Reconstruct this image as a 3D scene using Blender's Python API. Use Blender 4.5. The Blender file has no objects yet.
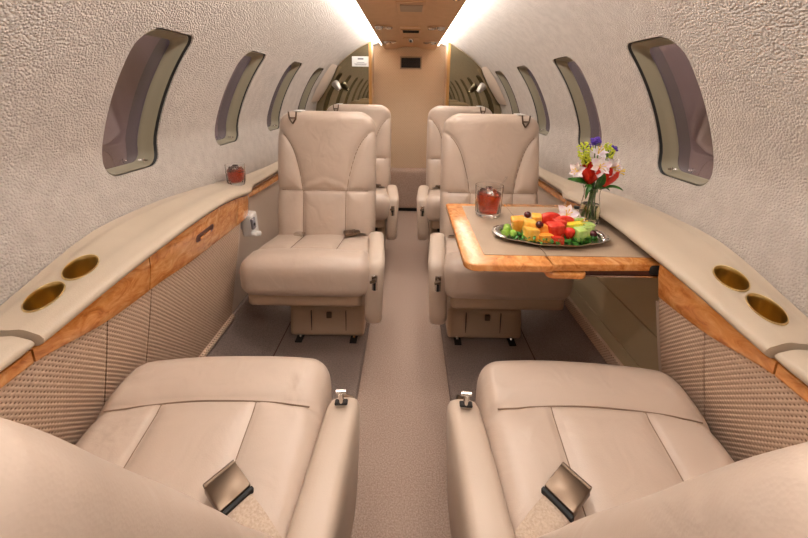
import bpy, bmesh, math, random
from mathutils import Vector, Matrix, noise
random.seed(7)
PI = math.pi
scn = bpy.context.scene
COL = scn.collection

# ------------------------------------------------------------------ helpers
def lerp_tab(tab, x):
    if x <= tab[0][0]: return tab[0][1]
    for (a, va), (b, vb) in zip(tab, tab[1:]):
        if x <= b:
            t = (x-a)/(b-a); t = t*t*(3-2*t)*.35 + t*.65
            return va + (vb-va)*t
    return tab[-1][1]

def link(name, me, mat=None, parent=None, smooth=True, angle=40):
    o = bpy.data.objects.new(name, me); COL.objects.link(o)
    if mat is not None:
        for m in (mat if isinstance(mat, (list, tuple)) else [mat]): me.materials.append(m)
    if smooth:
        for p in me.polygons: p.use_smooth = True
        try: me.set_sharp_from_angle(angle=math.radians(angle))
        except Exception: pass
    if parent: o.parent = parent
    return o

def obj(name, bm, mat, parent=None, smooth=True, angle=40, recalc=True):
    if recalc: bmesh.ops.recalc_face_normals(bm, faces=bm.faces)
    me = bpy.data.meshes.new(name); bm.to_mesh(me); bm.free()
    return link(name, me, mat, parent, smooth, angle)

def thing(name, label, cat, loc=(0, 0, 0), rz=0, group=None):
    o = bpy.data.objects.new(name, None); COL.objects.link(o)
    o.empty_display_size = .05
    o.location = loc; o.rotation_euler = (0, 0, rz)
    o['label'] = label; o['category'] = cat
    if group: o['group'] = group
    return o

def tag(o, label, cat, group=None):
    o['label'] = label; o['category'] = cat
    if group: o['group'] = group
    return o

def struct(o, label=None):
    o['kind'] = 'structure'
    if label: o['label'] = label
    return o

def dup(root, loc=None, rz=None, label=None):
    r = root.copy(); COL.objects.link(r)
    if loc is not None: r.location = loc
    if rz is not None: r.rotation_euler = (0, 0, rz)
    if label: r['label'] = label
    for ch in list(root.children):
        c = ch.copy(); COL.objects.link(c); c.parent = r
        for g in list(ch.children):
            d = g.copy(); COL.objects.link(d); d.parent = c
    return r

def add_box(bm, c, s, bev=0, seg=2, rot=None):
    r = bmesh.ops.create_cube(bm, size=1)
    vs = r['verts']
    bmesh.ops.scale(bm, vec=s, verts=vs)
    if bev > 0:
        es = list({e for v in vs for e in v.link_edges})
        rr = bmesh.ops.bevel(bm, geom=es, offset=bev, segments=seg, profile=.5, affect='EDGES')
        vs = list({v for f in rr['faces'] for v in f.verts} | {v for v in vs if v.is_valid})
    if rot is not None: bmesh.ops.transform(bm, matrix=rot, verts=vs)
    bmesh.ops.translate(bm, vec=c, verts=vs)
    return vs

def add_tube(bm, pts, r, seg=8, caps=True, flat=1.0):
    pts = [Vector(p) for p in pts]; rings = []
    n = len(pts)
    up = None
    for i, p in enumerate(pts):
        t = (pts[min(i+1, n-1)] - pts[max(i-1, 0)])
        if t.length < 1e-9: t = Vector((0, 0, 1))
        t.normalize()
        if up is None:
            up = Vector((0, 0, 1)) if abs(t.z) < .9 else Vector((1, 0, 0))
        a = t.cross(up)
        if a.length < 1e-6: a = t.cross(Vector((0, 1, 0)))
        a.normalize(); b = a.cross(t).normalized(); up = b
        rr = r[i] if isinstance(r, (list, tuple)) else r
        rings.append([bm.verts.new(p + a*rr*math.cos(k*2*PI/seg) + b*rr*flat*math.sin(k*2*PI/seg)) for k in range(seg)])
    for A, B in zip(rings, rings[1:]):
        for k in range(seg):
            bm.faces.new((A[k], A[(k+1) % seg], B[(k+1) % seg], B[k]))
    if caps:
        bm.faces.new(rings[0][::-1]); bm.faces.new(rings[-1])

def add_lathe(bm, prof, seg=32, c=(0, 0, 0), rmod=None, sx=1, sy=1, mat=None):
    rings = []
    M = mat or Matrix.Identity(4)
    for (r, z) in prof:
        if r < 1e-6:
            rings.append([bm.verts.new(M @ Vector((c[0], c[1], c[2]+z)))])
        else:
            ring = []
            for k in range(seg):
                a = 2*PI*k/seg
                q = r*(rmod(a, z) if rmod else 1)
                ring.append(bm.verts.new(M @ Vector((c[0]+q*sx*math.cos(a), c[1]+q*sy*math.sin(a), c[2]+z))))
            rings.append(ring)
    for A, B in zip(rings, rings[1:]):
        if len(A) == 1 and len(B) == 1: continue
        if len(A) == 1:
            for k in range(seg): bm.faces.new((A[0], B[(k+1) % seg], B[k]))
        elif len(B) == 1:
            for k in range(seg): bm.faces.new((A[k], A[(k+1) % seg], B[0]))
        else:
            for k in range(seg): bm.faces.new((A[k], A[(k+1) % seg], B[(k+1) % seg], B[k]))

def add_prism(bm, outline, fn0, fn1):
    """outline: list of 2D points; fn0/fn1 map (u,v) to the two cap positions"""
    A = [bm.verts.new(fn0(u, v)) for u, v in outline]
    B = [bm.verts.new(fn1(u, v)) for u, v in outline]
    n = len(A)
    for k in range(n): bm.faces.new((A[k], A[(k+1) % n], B[(k+1) % n], B[k]))
    bm.faces.new(A[::-1]); bm.faces.new(B)

def rrect(cx, cy, w, h, r, n=6):
    pts = []
    if not isinstance(r, (list, tuple)): r = [r]*4
    for q, (sx, sy) in enumerate(((1, 1), (-1, 1), (-1, -1), (1, -1))):
        rr = r[q]
        for k in range(n+1):
            a = q*PI/2 + k/n*PI/2
            pts.append((cx+sx*(w/2-rr)+rr*math.cos(a), cy+sy*(h/2-rr)+rr*math.sin(a)))
    return pts

def soft(bm, half, r, step, fn=None):
    """rounded box surface as a dense grid; fn maps each point"""
    hx, hy, hz = half
    n = [max(4, int(round(2*h/step))) for h in half]
    cache = {}
    def vert(i, j, k):
        key = (i, j, k)
        if key in cache: return cache[key]
        p = Vector((-hx+2*hx*i/n[0], -hy+2*hy*j/n[1], -hz+2*hz*k/n[2]))
        q = Vector((max(-hx+r, min(hx-r, p.x)), max(-hy+r, min(hy-r, p.y)), max(-hz+r, min(hz-r, p.z))))
        d = p-q
        if d.length > 1e-9:
            p = q + d.normalized()*r
        if fn: p = fn(p)
        v = bm.verts.new(p); cache[key] = v
        return v
    for a, b, c in ((0, 1, 2), (1, 2, 0), (2, 0, 1)):
        for side in (0, n[c]):
            for i in range(n[a]):
                for j in range(n[b]):
                    ids = []
                    for (u, w) in ((i, j), (i+1, j), (i+1, j+1), (i, j+1)):
                        t = [0, 0, 0]; t[a] = u; t[b] = w; t[c] = side
                        ids.append(vert(*t))
                    if side == 0: ids = ids[::-1]
                    bm.faces.new(ids)

def seg_dist(px, py, poly):
    best = 9
    for (ax, ay), (bx, by) in zip(poly, poly[1:]):
        dx, dy = bx-ax, by-ay
        t = ((px-ax)*dx+(py-ay)*dy)/(dx*dx+dy*dy+1e-12)
        t = 0 if t < 0 else 1 if t > 1 else t
        d = math.hypot(px-ax-t*dx, py-ay-t*dy)
        if d < best: best = d
    return best

def smooth_poly(pts, n=4):
    out = []
    P = [Vector(p) for p in pts]
    for i in range(len(P)-1):
        p0 = P[max(i-1, 0)]; p1 = P[i]; p2 = P[i+1]; p3 = P[min(i+2, len(P)-1)]
        for k in range(n):
            t = k/n
            out.append(.5*((2*p1)+(p2-p0)*t+(2*p0-5*p1+4*p2-p3)*t*t+(-p0+3*p1-3*p2+p3)*t**3))
    out.append(P[-1])
    return out

# ------------------------------------------------------------------ materials
def srgb(r, g, b):
    f = lambda c: (c/255/12.92) if c/255 <= .04045 else ((c/255+.055)/1.055)**2.4
    return (f(r), f(g), f(b), 1)

def mat_base(name, col, rough=.5, metal=0, spec=.5, **kw):
    m = bpy.data.materials.new(name); m.use_nodes = True
    nt = m.node_tree; b = nt.nodes['Principled BSDF']
    b.inputs['Base Color'].default_value = col
    b.inputs['Roughness'].default_value = rough
    b.inputs['Metallic'].default_value = metal
    b.inputs['Specular IOR Level'].default_value = spec
    for k, v in kw.items(): b.inputs[k].default_value = v
    return m, nt, b

def nd(nt, t, **kw):
    n = nt.nodes.new(t)
    for k, v in kw.items(): setattr(n, k, v)
    return n

def ramp(nt, stops):
    r = nd(nt, 'ShaderNodeValToRGB')
    el = r.color_ramp.elements
    el[0].position, el[0].color = stops[0]
    el[1].position, el[1].color = stops[-1]
    for p, c in stops[1:-1]:
        e = el.new(p); e.color = c
    return r

def noise_mat(name, c1, c2, scale, rough=.5, bump=0, bscale=None, bdist=.002, spec=.5, detail=4, stretch=None, rough2=None, metal=0, voronoi=False, sheen=0):
    m, nt, b = mat_base(name, c1, rough, metal, spec)
    tc = nd(nt, 'ShaderNodeTexCoord'); mp = nd(nt, 'ShaderNodeMapping')
    nt.links.new(tc.outputs['Object'], mp.inputs['Vector'])
    if stretch: mp.inputs['Scale'].default_value = stretch
    nz = nd(nt, 'ShaderNodeTexNoise'); nz.inputs['Scale'].default_value = scale; nz.inputs['Detail'].default_value = detail
    nt.links.new(mp.outputs[0], nz.inputs['Vector'])
    r = ramp(nt, [(.35, c1), (.65, c2)])
    nt.links.new(nz.outputs['Fac'], r.inputs['Fac']); nt.links.new(r.outputs[0], b.inputs['Base Color'])
    if bump:
        bp = nd(nt, 'ShaderNodeBump'); bp.inputs['Strength'].default_value = bump; bp.inputs['Distance'].default_value = bdist
        if voronoi:
            v = nd(nt, 'ShaderNodeTexVoronoi'); v.feature = 'SMOOTH_F1'; v.inputs['Scale'].default_value = bscale
            v.inputs['Smoothness'].default_value = .35; bp.invert = True
            src = v.outputs['Distance']; nt.links.new(mp.outputs[0], v.inputs['Vector'])
        else:
            v = nd(nt, 'ShaderNodeTexNoise'); v.inputs['Scale'].default_value = bscale or scale; v.inputs['Detail'].default_value = 3
            src = v.outputs['Fac']; nt.links.new(mp.outputs[0], v.inputs['Vector'])
        nt.links.new(src, bp.inputs['Height']); nt.links.new(bp.outputs[0], b.inputs['Normal'])
    if sheen: b.inputs['Sheen Weight'].default_value = sheen
    return m

def leather_mat(name, c1, c2, rough=.34, wr=1.35):
    m, nt, b = mat_base(name, c1, rough, 0, .5)
    tc = nd(nt, 'ShaderNodeTexCoord')
    nz = nd(nt, 'ShaderNodeTexNoise'); nz.inputs['Scale'].default_value = 5; nz.inputs['Detail'].default_value = 5
    nt.links.new(tc.outputs['Object'], nz.inputs['Vector'])
    r = ramp(nt, [(.3, c1), (.7, c2)])
    nt.links.new(nz.outputs['Fac'], r.inputs['Fac']); nt.links.new(r.outputs[0], b.inputs['Base Color'])
    g = nd(nt, 'ShaderNodeTexVoronoi'); g.inputs['Scale'].default_value = 420
    nt.links.new(tc.outputs['Object'], g.inputs['Vector'])
    w = nd(nt, 'ShaderNodeTexNoise'); w.inputs['Scale'].default_value = 9; w.inputs['Detail'].default_value = 2; w.inputs['Distortion'].default_value = 1.6
    nt.links.new(tc.outputs['Object'], w.inputs['Vector'])
    b1 = nd(nt, 'ShaderNodeBump'); b1.inputs['Strength'].default_value = .25*wr; b1.inputs['Distance'].default_value = .012
    b2 = nd(nt, 'ShaderNodeBump'); b2.inputs['Strength'].default_value = .12; b2.inputs['Distance'].default_value = .001
    nt.links.new(w.outputs['Fac'], b1.inputs['Height']); nt.links.new(g.outputs['Distance'], b2.inputs['Height'])
    nt.links.new(b1.outputs[0], b2.inputs['Normal']); nt.links.new(b2.outputs[0], b.inputs['Normal'])
    return m

def weave_mat(name, base, dark, pitch=(.0112, .0112), axes=(1, 2)):
    m, nt, b = mat_base(name, base, .9, 0, .2)
    tc = nd(nt, 'ShaderNodeTexCoord'); sp = nd(nt, 'ShaderNodeSeparateXYZ')
    nt.links.new(tc.outputs['Object'], sp.inputs[0])
    k = 2*PI/pitch[0]; k2 = 2*PI/pitch[1]
    def M(op, a, v):
        n = nd(nt, 'ShaderNodeMath', operation=op)
        for i, q in enumerate((a, v)):
            if q is None: continue
            if isinstance(q, (int, float)): n.inputs[i].default_value = q
            else: nt.links.new(q, n.inputs[i])
        return n.outputs[0]
    u = sp.outputs[axes[0]]; v = sp.outputs[axes[1]]
    # round bobbles in staggered rows, dark little holes in between
    row = M('MULTIPLY', v, k2)
    su = M('SINE', M('MULTIPLY', u, k), None); sv = M('SINE', row, None)
    hgt = M('MULTIPLY', su, sv)
    nz = nd(nt, 'ShaderNodeTexNoise'); nz.inputs['Scale'].default_value = 60
    nt.links.new(tc.outputs['Object'], nz.inputs['Vector'])
    h2 = M('ADD', hgt, M('MULTIPLY', nz.outputs['Fac'], .6))
    r = ramp(nt, [(.0, dark), (.20, dark), (.36, base), (1, base)])
    mr = nd(nt, 'ShaderNodeMapRange'); mr.inputs['From Min'].default_value = -1; mr.inputs['From Max'].default_value = 1.2
    nt.links.new(h2, mr.inputs['Value']); nt.links.new(mr.outputs[0], r.inputs['Fac'])
    nt.links.new(r.outputs[0], b.inputs['Base Color'])
    bp = nd(nt, 'ShaderNodeBump'); bp.inputs['Strength'].default_value = .5; bp.inputs['Distance'].default_value = .002
    nt.links.new(h2, bp.inputs['Height']); nt.links.new(bp.outputs[0], b.inputs['Normal'])
    return m

def burl_mat(name):
    m, nt, b = mat_base(name, srgb(205, 135, 70), .22, 0, .6)
    tc = nd(nt, 'ShaderNodeTexCoord')
    mp = nd(nt, 'ShaderNodeMapping'); mp.inputs['Scale'].default_value = (1, .55, 1)
    nt.links.new(tc.outputs['Object'], mp.inputs['Vector'])
    a = nd(nt, 'ShaderNodeTexNoise'); a.inputs['Scale'].default_value = 34; a.inputs['Detail'].default_value = 8; a.inputs['Roughness'].default_value = .65; a.inputs['Distortion'].default_value = 1.4
    nt.links.new(mp.outputs[0], a.inputs['Vector'])
    r = ramp(nt, [(.28, srgb(150, 84, 34)), (.42, srgb(196, 122, 58)), (.55, srgb(214, 146, 80)), (.72, srgb(232, 176, 112))])
    nt.links.new(a.outputs['Fac'], r.inputs['Fac'])
    v = nd(nt, 'ShaderNodeTexVoronoi'); v.inputs['Scale'].default_value = 120
    nt.links.new(mp.outputs[0], v.inputs['Vector'])
    r2 = ramp(nt, [(.02, srgb(150, 82, 34)), (.14, srgb(255, 255, 255))])
    nt.links.new(v.outputs['Distance'], r2.inputs['Fac'])
    mx = nd(nt, 'ShaderNodeMix', data_type='RGBA', blend_type='MULTIPLY'); mx.inputs['Factor'].default_value = .35
    nt.links.new(r.outputs[0], mx.inputs['A']); nt.links.new(r2.outputs[0], mx.inputs['B'])
    nt.links.new(mx.outputs['Result'], b.inputs['Base Color'])
    b.inputs['Coat Weight'].default_value = .5; b.inputs['Coat Roughness'].default_value = .08
    return m

def glass_mat(name, col=(1, 1, 1, 1), ior=1.45, rough=0.0):
    m, nt, b = mat_base(name, col, rough, 0, .5)
    b.inputs['Transmission Weight'].default_value = 1; b.inputs['IOR'].default_value = ior
    return m

def emit_mat(name, col, s):
    m = bpy.data.materials.new(name); m.use_nodes = True; nt = m.node_tree
    nt.nodes.clear(); e = nd(nt, 'ShaderNodeEmission'); o = nd(nt, 'ShaderNodeOutputMaterial')
    e.inputs[0].default_value = col; e.inputs[1].default_value = s
    nt.links.new(e.outputs[0], o.inputs[0]); return m

M = {}
M['leather'] = leather_mat('beige_leather', srgb(198, 178, 161), srgb(205, 186, 170))
M['leather_arm'] = leather_mat('smooth_leather', srgb(198, 179, 161), srgb(203, 184, 167), .42, .15)
M['trim_leather'] = leather_mat('ledge_leather', srgb(194, 176, 154), srgb(200, 183, 162), .36, .12)
M['pedestal'] = mat_base('pedestal_vinyl', srgb(190, 165, 140), .5)[0]
M['seam'] = mat_base('seam_thread', srgb(132, 108, 88), .8)[0]
M['wall'] = noise_mat('wall_fabric', srgb(184, 174, 165), srgb(194, 184, 175), 30, .75, 1.0, 215, .0030, .25, voronoi=True)
M['liner'] = mat_base('window_liner', srgb(142, 133, 112), .45)[0]
M['black'] = mat_base('matte_black', (.006, .006, .006, 1), .6)[0]
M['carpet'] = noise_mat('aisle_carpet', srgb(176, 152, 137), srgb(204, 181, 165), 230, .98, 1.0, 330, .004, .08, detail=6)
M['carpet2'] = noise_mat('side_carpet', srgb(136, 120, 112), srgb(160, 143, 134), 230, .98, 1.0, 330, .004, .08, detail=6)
M['weave'] = weave_mat('woven_panel', srgb(203, 176, 153), srgb(112, 84, 64))
M['burl'] = burl_mat('burl_veneer')
M['ceil'] = noise_mat('ceiling_vinyl', srgb(205, 165, 125), srgb(210, 171, 131), 20, .5, .1, 300, .001)
M['brass'] = mat_base('brushed_brass', srgb(226, 200, 140), .28, 1)[0]
M['brass'].node_tree.nodes['Principled BSDF'].inputs['Anisotropic'].default_value = .6
M['chrome'] = mat_base('polished_chrome', srgb(215, 210, 205), .12, 1)[0]
M['satin'] = mat_base('satin_bronze', srgb(118, 101, 86), .34, 1)[0]
M['mirror'] = mat_base('tinted_mirror', srgb(158, 148, 122), .015, 1)[0]
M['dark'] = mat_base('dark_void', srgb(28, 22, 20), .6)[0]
M['brown'] = mat_base('dark_brown', srgb(82, 42, 28), .5)[0]
M['white'] = mat_base('white_plastic', srgb(226, 224, 220), .35)[0]
M['taupe'] = noise_mat('taupe_leather', srgb(166, 144, 122), srgb(171, 149, 127), 18, .5, .15, 500, .001)
M['belt'] = noise_mat('belt_webbing', srgb(200, 180, 160), srgb(180, 158, 138), 260, .8, .6, 400, .001)
M['olive'] = mat_base('recess_vinyl', srgb(180, 162, 128), .5)[0]
M['oak'] = mat_base('edge_oak', srgb(178, 130, 72), .4)[0]
M['lampgrey'] = mat_base('grey_lamp_metal', srgb(165, 158, 150), .35, .6)[0]
M['grey'] = mat_base('grey_ink', srgb(120, 118, 125), .7)[0]
M['aft'] = weave_mat('aft_wall_fabric', srgb(213, 186, 157), srgb(199, 171, 142), (.022, .022), (0, 2))

def pane_mat():
    m = bpy.data.materials.new('tinted_window_glass'); m.use_nodes = True; nt = m.node_tree; nt.nodes.clear()
    t = nd(nt, 'ShaderNodeBsdfTransparent'); t.inputs[0].default_value = (.56, .50, .53, 1)
    g = nd(nt, 'ShaderNodeBsdfGlossy'); g.inputs['Roughness'].default_value = .03; g.inputs[0].default_value = (.9, .85, .85, 1)
    f0 = nd(nt, 'ShaderNodeFresnel'); f0.inputs[0].default_value = 1.5
    f = nd(nt, 'ShaderNodeMath', operation='MULTIPLY'); f.inputs[1].default_value = .28; nt.links.new(f0.outputs[0], f.inputs[0])
    mx = nd(nt, 'ShaderNodeMixShader'); o = nd(nt, 'ShaderNodeOutputMaterial')
    nt.links.new(f.outputs[0], mx.inputs[0]); nt.links.new(t.outputs[0], mx.inputs[1]); nt.links.new(g.outputs[0], mx.inputs[2])
    nt.links.new(mx.outputs[0], o.inputs[0]); return m
M['pane'] = pane_mat()

# ------------------------------------------------------------------ cabin shell
ZC, RC = .76, .79
Y0, Y1 = -1.05, 3.30
LOWX = [(-1, .745), (.78, .745), (.82, .752), (.88, .7625), (.93, .7665), (.96, .7643), (1.0, .7528)]
def wall_x(z):
    if z < 1.0:
        for (a, va), (b, vb) in zip(LOWX, LOWX[1:]):
            if a <= z <= b: return va+(vb-va)*(z-a)/(b-a)
    return math.sqrt(max(0, RC*RC-(z-ZC)**2))

WIN_P = .535
WIN0 = .885          # near edge of the first visible window
WW, WH, WZ = .205, .375, 1.072
WR = [.026, .060, .040, .042]
win_y = [WIN0 + WIN_P*i + WW/2 for i in (-3, -2, -1, 0, 1, 2, 3)]

def shell_section(off=0):
    pts = []
    for z in (-.06, .2, .4, .6, .74, .78, .80, .82, .85, .88, .905, .93, .95, .97, .985): pts.append((wall_x(z)+off, z))
    a0 = math.asin((1.0-ZC)/RC)
    for i in range(0, 41):
        a = a0+i/40*(PI/2-a0)
        pts.append(((RC+off)*math.cos(a), ZC+(RC+off)*math.sin(a)))
    return pts

def make_wall(side):
    bm = bmesh.new()
    A = shell_section(0); B = shell_section(.02)
    n = 44
    ys = [Y0+(Y1-Y0)*i/n for i in range(n+1)]
    def grid(S): return [[bm.verts.new((side*x, y, z)) for (x, z) in S] for y in ys]
    GA, GB = grid(A), grid(B)
    m = len(A)
    for i in range(n):
        for j in range(m-1):
            bm.faces.new((GA[i][j], GA[i+1][j], GA[i+1][j+1], GA[i][j+1]))
            bm.faces.new((GB[i][j], GB[i][j+1], GB[i+1][j+1], GB[i+1][j]))
        bm.faces.new((GA[i][0], GB[i][0], GB[i+1][0], GA[i+1][0]))
        bm.faces.new((GA[i][m-1], GA[i+1][m-1], GB[i+1][m-1], GB[i][m-1]))
    for i in (0, n):
        for j in range(m-1):
            bm.faces.new((GA[i][j], GA[i][j+1], GB[i][j+1], GB[i][j]))
    name = 'wall_left' if side < 0 else 'wall_right'
    w = obj(name, bm, M['wall'], angle=35)
    cb = bmesh.new()
    for yc in win_y:
        ol = rrect(yc, WZ, WW, WH, WR, 6)
        add_prism(cb, ol, lambda u, v: (side*.40, u, v), lambda u, v: (side*1.0, u, v))
    c = obj('cutter', cb, None, smooth=False)
    md = w.modifiers.new('b', 'BOOLEAN'); md.object = c; md.operation = 'DIFFERENCE'; md.solver = 'EXACT'
    dg = bpy.context.evaluated_depsgraph_get()
    me = bpy.data.meshes.new_from_object(w.evaluated_get(dg))
    w.modifiers.clear(); w.data = me
    bpy.data.objects.remove(c)
    for p in me.polygons: p.use_smooth = True
    me.set_sharp_from_angle(angle=math.radians(35))
    struct(w, 'curved cream textured fabric cabin side wall and roof on the %s' % ('left' if side < 0 else 'right'))
    return w
make_wall(-1); make_wall(1)

wn = 0
for side in (-1, 1):
    for wi, yc in enumerate(win_y):
        wn += 1
        w = bpy.data.objects.new('window_%d' % wn, None); COL.objects.link(w); struct(w)
        w.location = (0, 0, 0)
        def ring(shrink, dx, aft=0.0):
            ol = rrect(yc-aft/2, WZ, WW-2*shrink-aft, WH-2*shrink, [max(.01, r-shrink*.5) for r in WR], 6)
            dense = []
            for q in range(len(ol)):
                p_, n_ = ol[q], ol[(q+1) % len(ol)]
                dense.append(p_)
                if q % 7 == 6:
                    for e in range(1, 14): dense.append((p_[0]+(n_[0]-p_[0])*e/14, p_[1]+(n_[1]-p_[1])*e/14))
            return [(side*(wall_x(v)+dx), u, v) for u, v in dense]
        def loft(rs, name, mat):
            bm = bmesh.new(); R = [[bm.verts.new(p) for p in r] for r in rs]
            k = len(R[0])
            for a, b in zip(R, R[1:]):
                for q in range(k): bm.faces.new((a[q], a[(q+1) % k], b[(q+1) % k], b[q]))
            return obj(name, bm, mat, w, angle=50)
        loft([ring(.0003, .004), ring(.0009, .010, .008), ring(.0009, .024, .008), ring(.0003, .024)], 'painted_gap_shade', M['black'])  # black ring painting in the shade of the gap beside the liner
        loft([ring(.001, .0235, .009), ring(.0015, .007, .009), ring(.0045, .005, .009), ring(.007, .018, .009), ring(.010, .034, .009), ring(.013, .038, .009), ring(.014, .046, .009)], 'window_liner', M['liner'])
        # pane follows the curve of the wall
        bm = bmesh.new()
        nn = 14; rows = []
        hh = WH/2-.008; ww = WW/2-.009
        for dx in (.0465, .0495):
            g = []
            for i in range(nn+1):
                z = WZ-hh+2*hh*i/nn
                g.append([bm.verts.new((side*(wall_x(z)+dx), yc+s*ww, z)) for s in (-1, 0, 1)])
            rows.append(g)
            for i in range(nn):
                for j in range(2): bm.faces.new((g[i][j], g[i][j+1], g[i+1][j+1], g[i+1][j]))
        obj('pane', bm, M['pane'], w)
        bm = bmesh.new()
        z = WZ-WH/2+.014
        x0 = wall_x(z)
        add_tube(bm, [(side*(x0+.004), yc+.055, z+.006), (side*(x0+.03), yc+.055, z+.006)], .002, 6)
        add_tube(bm, [(side*(x0+.016), yc+.055, z-.001), (side*(x0+.016), yc+.055, z+.012)], .002, 6)
        obj('latch_pin', bm, M['chrome'], w)

# floor: dropped aisle, flat seat decks, carpet coved up to the side panels
ZS = .03
bm = bmesh.new()
add_box(bm, (0, (Y0+Y1)/2, -.02), (.36, Y1-Y0, .04))
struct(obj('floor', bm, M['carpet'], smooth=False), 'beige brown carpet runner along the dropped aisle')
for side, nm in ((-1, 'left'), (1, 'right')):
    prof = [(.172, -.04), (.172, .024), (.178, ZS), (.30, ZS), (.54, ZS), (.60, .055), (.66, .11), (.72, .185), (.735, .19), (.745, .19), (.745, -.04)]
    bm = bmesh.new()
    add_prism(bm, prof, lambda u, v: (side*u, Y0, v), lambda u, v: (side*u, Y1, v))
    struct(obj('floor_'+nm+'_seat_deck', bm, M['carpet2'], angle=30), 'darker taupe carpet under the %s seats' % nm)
    bm = bmesh.new()
    add_tube(bm, [(side*.545, Y0+.02, ZS+.0005), (side*.545, Y1-.4, ZS+.0005)], .0028, 6)
    s = obj('trim_seam_'+nm, bm, M['brown']); struct(s)

# front bulkhead (behind the camera, seen only in mirrors and reflections)
def half_disc(y, x0, z0=-.06, fwd=.03, side=1, inset=.0):
    """polygon between x0 and the shell at depth y"""
    pts = [(x0, z0), (.745-inset, z0), (.745-inset, .78), (.7625-inset, .88), (.7665-inset, .93)]
    R = RC-inset
    for i in range(1, 60):
        a = i/59*PI/2
        x = R*math.cos(a)
        if ZC+R*math.sin(a) < .97: continue
        if x <= x0: break
        pts.append((x, ZC+R*math.sin(a)))
    if x0 > 0: pts.append((x0, ZC+math.sqrt(R*R-x0*x0)))
    else: pts.append((0, ZC+R))
    return pts
bm = bmesh.new()
for s in (-1, 1):
    add_prism(bm, half_disc(0, 0), lambda u, v: (s*u, Y0-.03, v), lambda u, v: (s*u, Y0, v))
struct(obj('wall_front', bm, M['taupe'], smooth=False))

# aft wall with fabric face and carpeted dado
YA = 3.28
bm = bmesh.new()
for s in (-1, 1):
    add_prism(bm, half_disc(0, 0), lambda u, v: (s*u, YA, v), lambda u, v: (s*u, YA+.03, v))
struct(obj('wall_back', bm, M['aft'], smooth=False), 'tan woven fabric aft wall at the end of the aisle')
bm = bmesh.new()
soft(bm, (.30, .03, .19), .015, .03, lambda p: Vector((p.x, p.y+YA-.031+(.006*math.sin(p.x*20) if p.z > .15 else 0), p.z+.225)))
struct(obj('baseboard_back', bm, M['carpet'], angle=60), 'carpet covered step at the foot of the aft wall')
bm = bmesh.new(); add_box(bm, (0, YA-.02, .017), (.36, .02, .034))
struct(obj('trim_1', bm, M['black'], smooth=False))

# aft partitions carrying the mirrors
YP = 2.98
parts_sign = {}
for side, nm in ((-1, 'left'), (1, 'right')):
    bm = bmesh.new()
    add_prism(bm, half_disc(0, .325), lambda u, v: (side*u, YP+.012, v), lambda u, v: (side*u, YP+.03, v))
    p = struct(obj('wall_partition_'+nm, bm, M['aft'], smooth=False))
    t = thing('mirror_panel', 'tall tinted mirror panel on the %s aft partition reflecting a row of windows' % nm, 'mirror', (side*.53, YP, .70))
    bm = bmesh.new()
    ol = [(x, max(z, .70)) for x, z in half_disc(0, .325, inset=.006)]
    add_prism(bm, ol, lambda u, v: (side*(u-.53), 0, v-.70), lambda u, v: (side*(u-.53), .010, v-.70))
    obj('mirror_glass', bm, M['mirror'], t, smooth=False)
    bm = bmesh.new()
    add_box(bm, (side*(.312-.53), .008, .395), (.024, .03, .79), .002, 1)
    obj('wooden_edge', bm, M['oak'], t)
    # cheek of the doorway behind the partition
    bm = bmesh.new()
    add_box(bm, (side*.318, (YP+.03+YA)/2, .72), (.016, YA-YP-.035, 1.56))
    struct(obj('trim_%d' % (2 if side < 0 else 3), bm, M['aft'], smooth=False))

# little placard on the left mirror
t = thing('safety_placard', 'small white printed notice stuck on the left mirror', 'sign', (-.388, YP-.0015, 1.335))
bm = bmesh.new(); add_box(bm, (0, 0, 0), (.138, .002, .078), .0008, 1); obj('card', bm, M['white'], t)
bm = bmesh.new()
add_box(bm, (0, -.0014, .020), (.046, .0006, .012))
for zz, ww in ((-.008, .06), (-.019, .10), (-.026, .085)):
    add_box(bm, (0, -.0014, zz), (ww, .0006, .0035))
obj('print', bm, M['grey'], t)

# protruding side pillar with a reading spot ahead of each mirror
for side, nm in ((-1, 'left'), (1, 'right')):
    t = thing('reading_spotlight', 'small metallic swivel lamp on the cream side bracket by the %s mirror' % nm, 'lamp', (side*.60, 2.86, 1.18))
    bm = bmesh.new()
    # bracket hugging the wall
    prof = []
    for i in range(9):
        z = 1.02+.28*i/8; prof.append((z, wall_x(z)+.004))
    def br(y, d): return [(side*(x - .6*d*math.sin(PI*min(1, max(0, (z-1.0)/.31)))**.7 - .004), y, z) for z, x in prof]
    R0 = [bm.verts.new(Vector(p)-t.location) for p in br(2.78, .012)]
    R1 = [bm.verts.new(Vector(p)-t.location) for p in br(2.86, .07)]
    R2 = [bm.verts.new(Vector(p)-t.location) for p in br(2.955, .075)]
    for A, B in ((R0, R1), (R1, R2)):
        for q in range(8): bm.faces.new((A[q], A[q+1], B[q+1], B[q]))
    obj('bracket', bm, M['leather_arm'], t, angle=70)
    ax = Vector((-side*.62, -.25, -.72)).normalized()
    q = ax.to_track_quat('Z', 'Y').to_matrix().to_4x4()
    bm = bmesh.new(); add_lathe(bm, [(0, -.01), (.026, -.01), (.03, 0), (.024, .035), (.017, .06), (.013, .062), (.013, .05), (0, .05)], 20, mat=Matrix.Translation((-side*.035, -.03, -.02)) @ q)
    obj('lamp_head', bm, M['lampgrey'], t)
    bm = bmesh.new(); add_lathe(bm, [(0, .058), (.012, .06), (.014, .068), (0, .072)], 16, mat=Matrix.Translation((-side*.035, -.03, -.02)) @ q)
    obj('lens', bm, M['chrome'], t)

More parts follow.
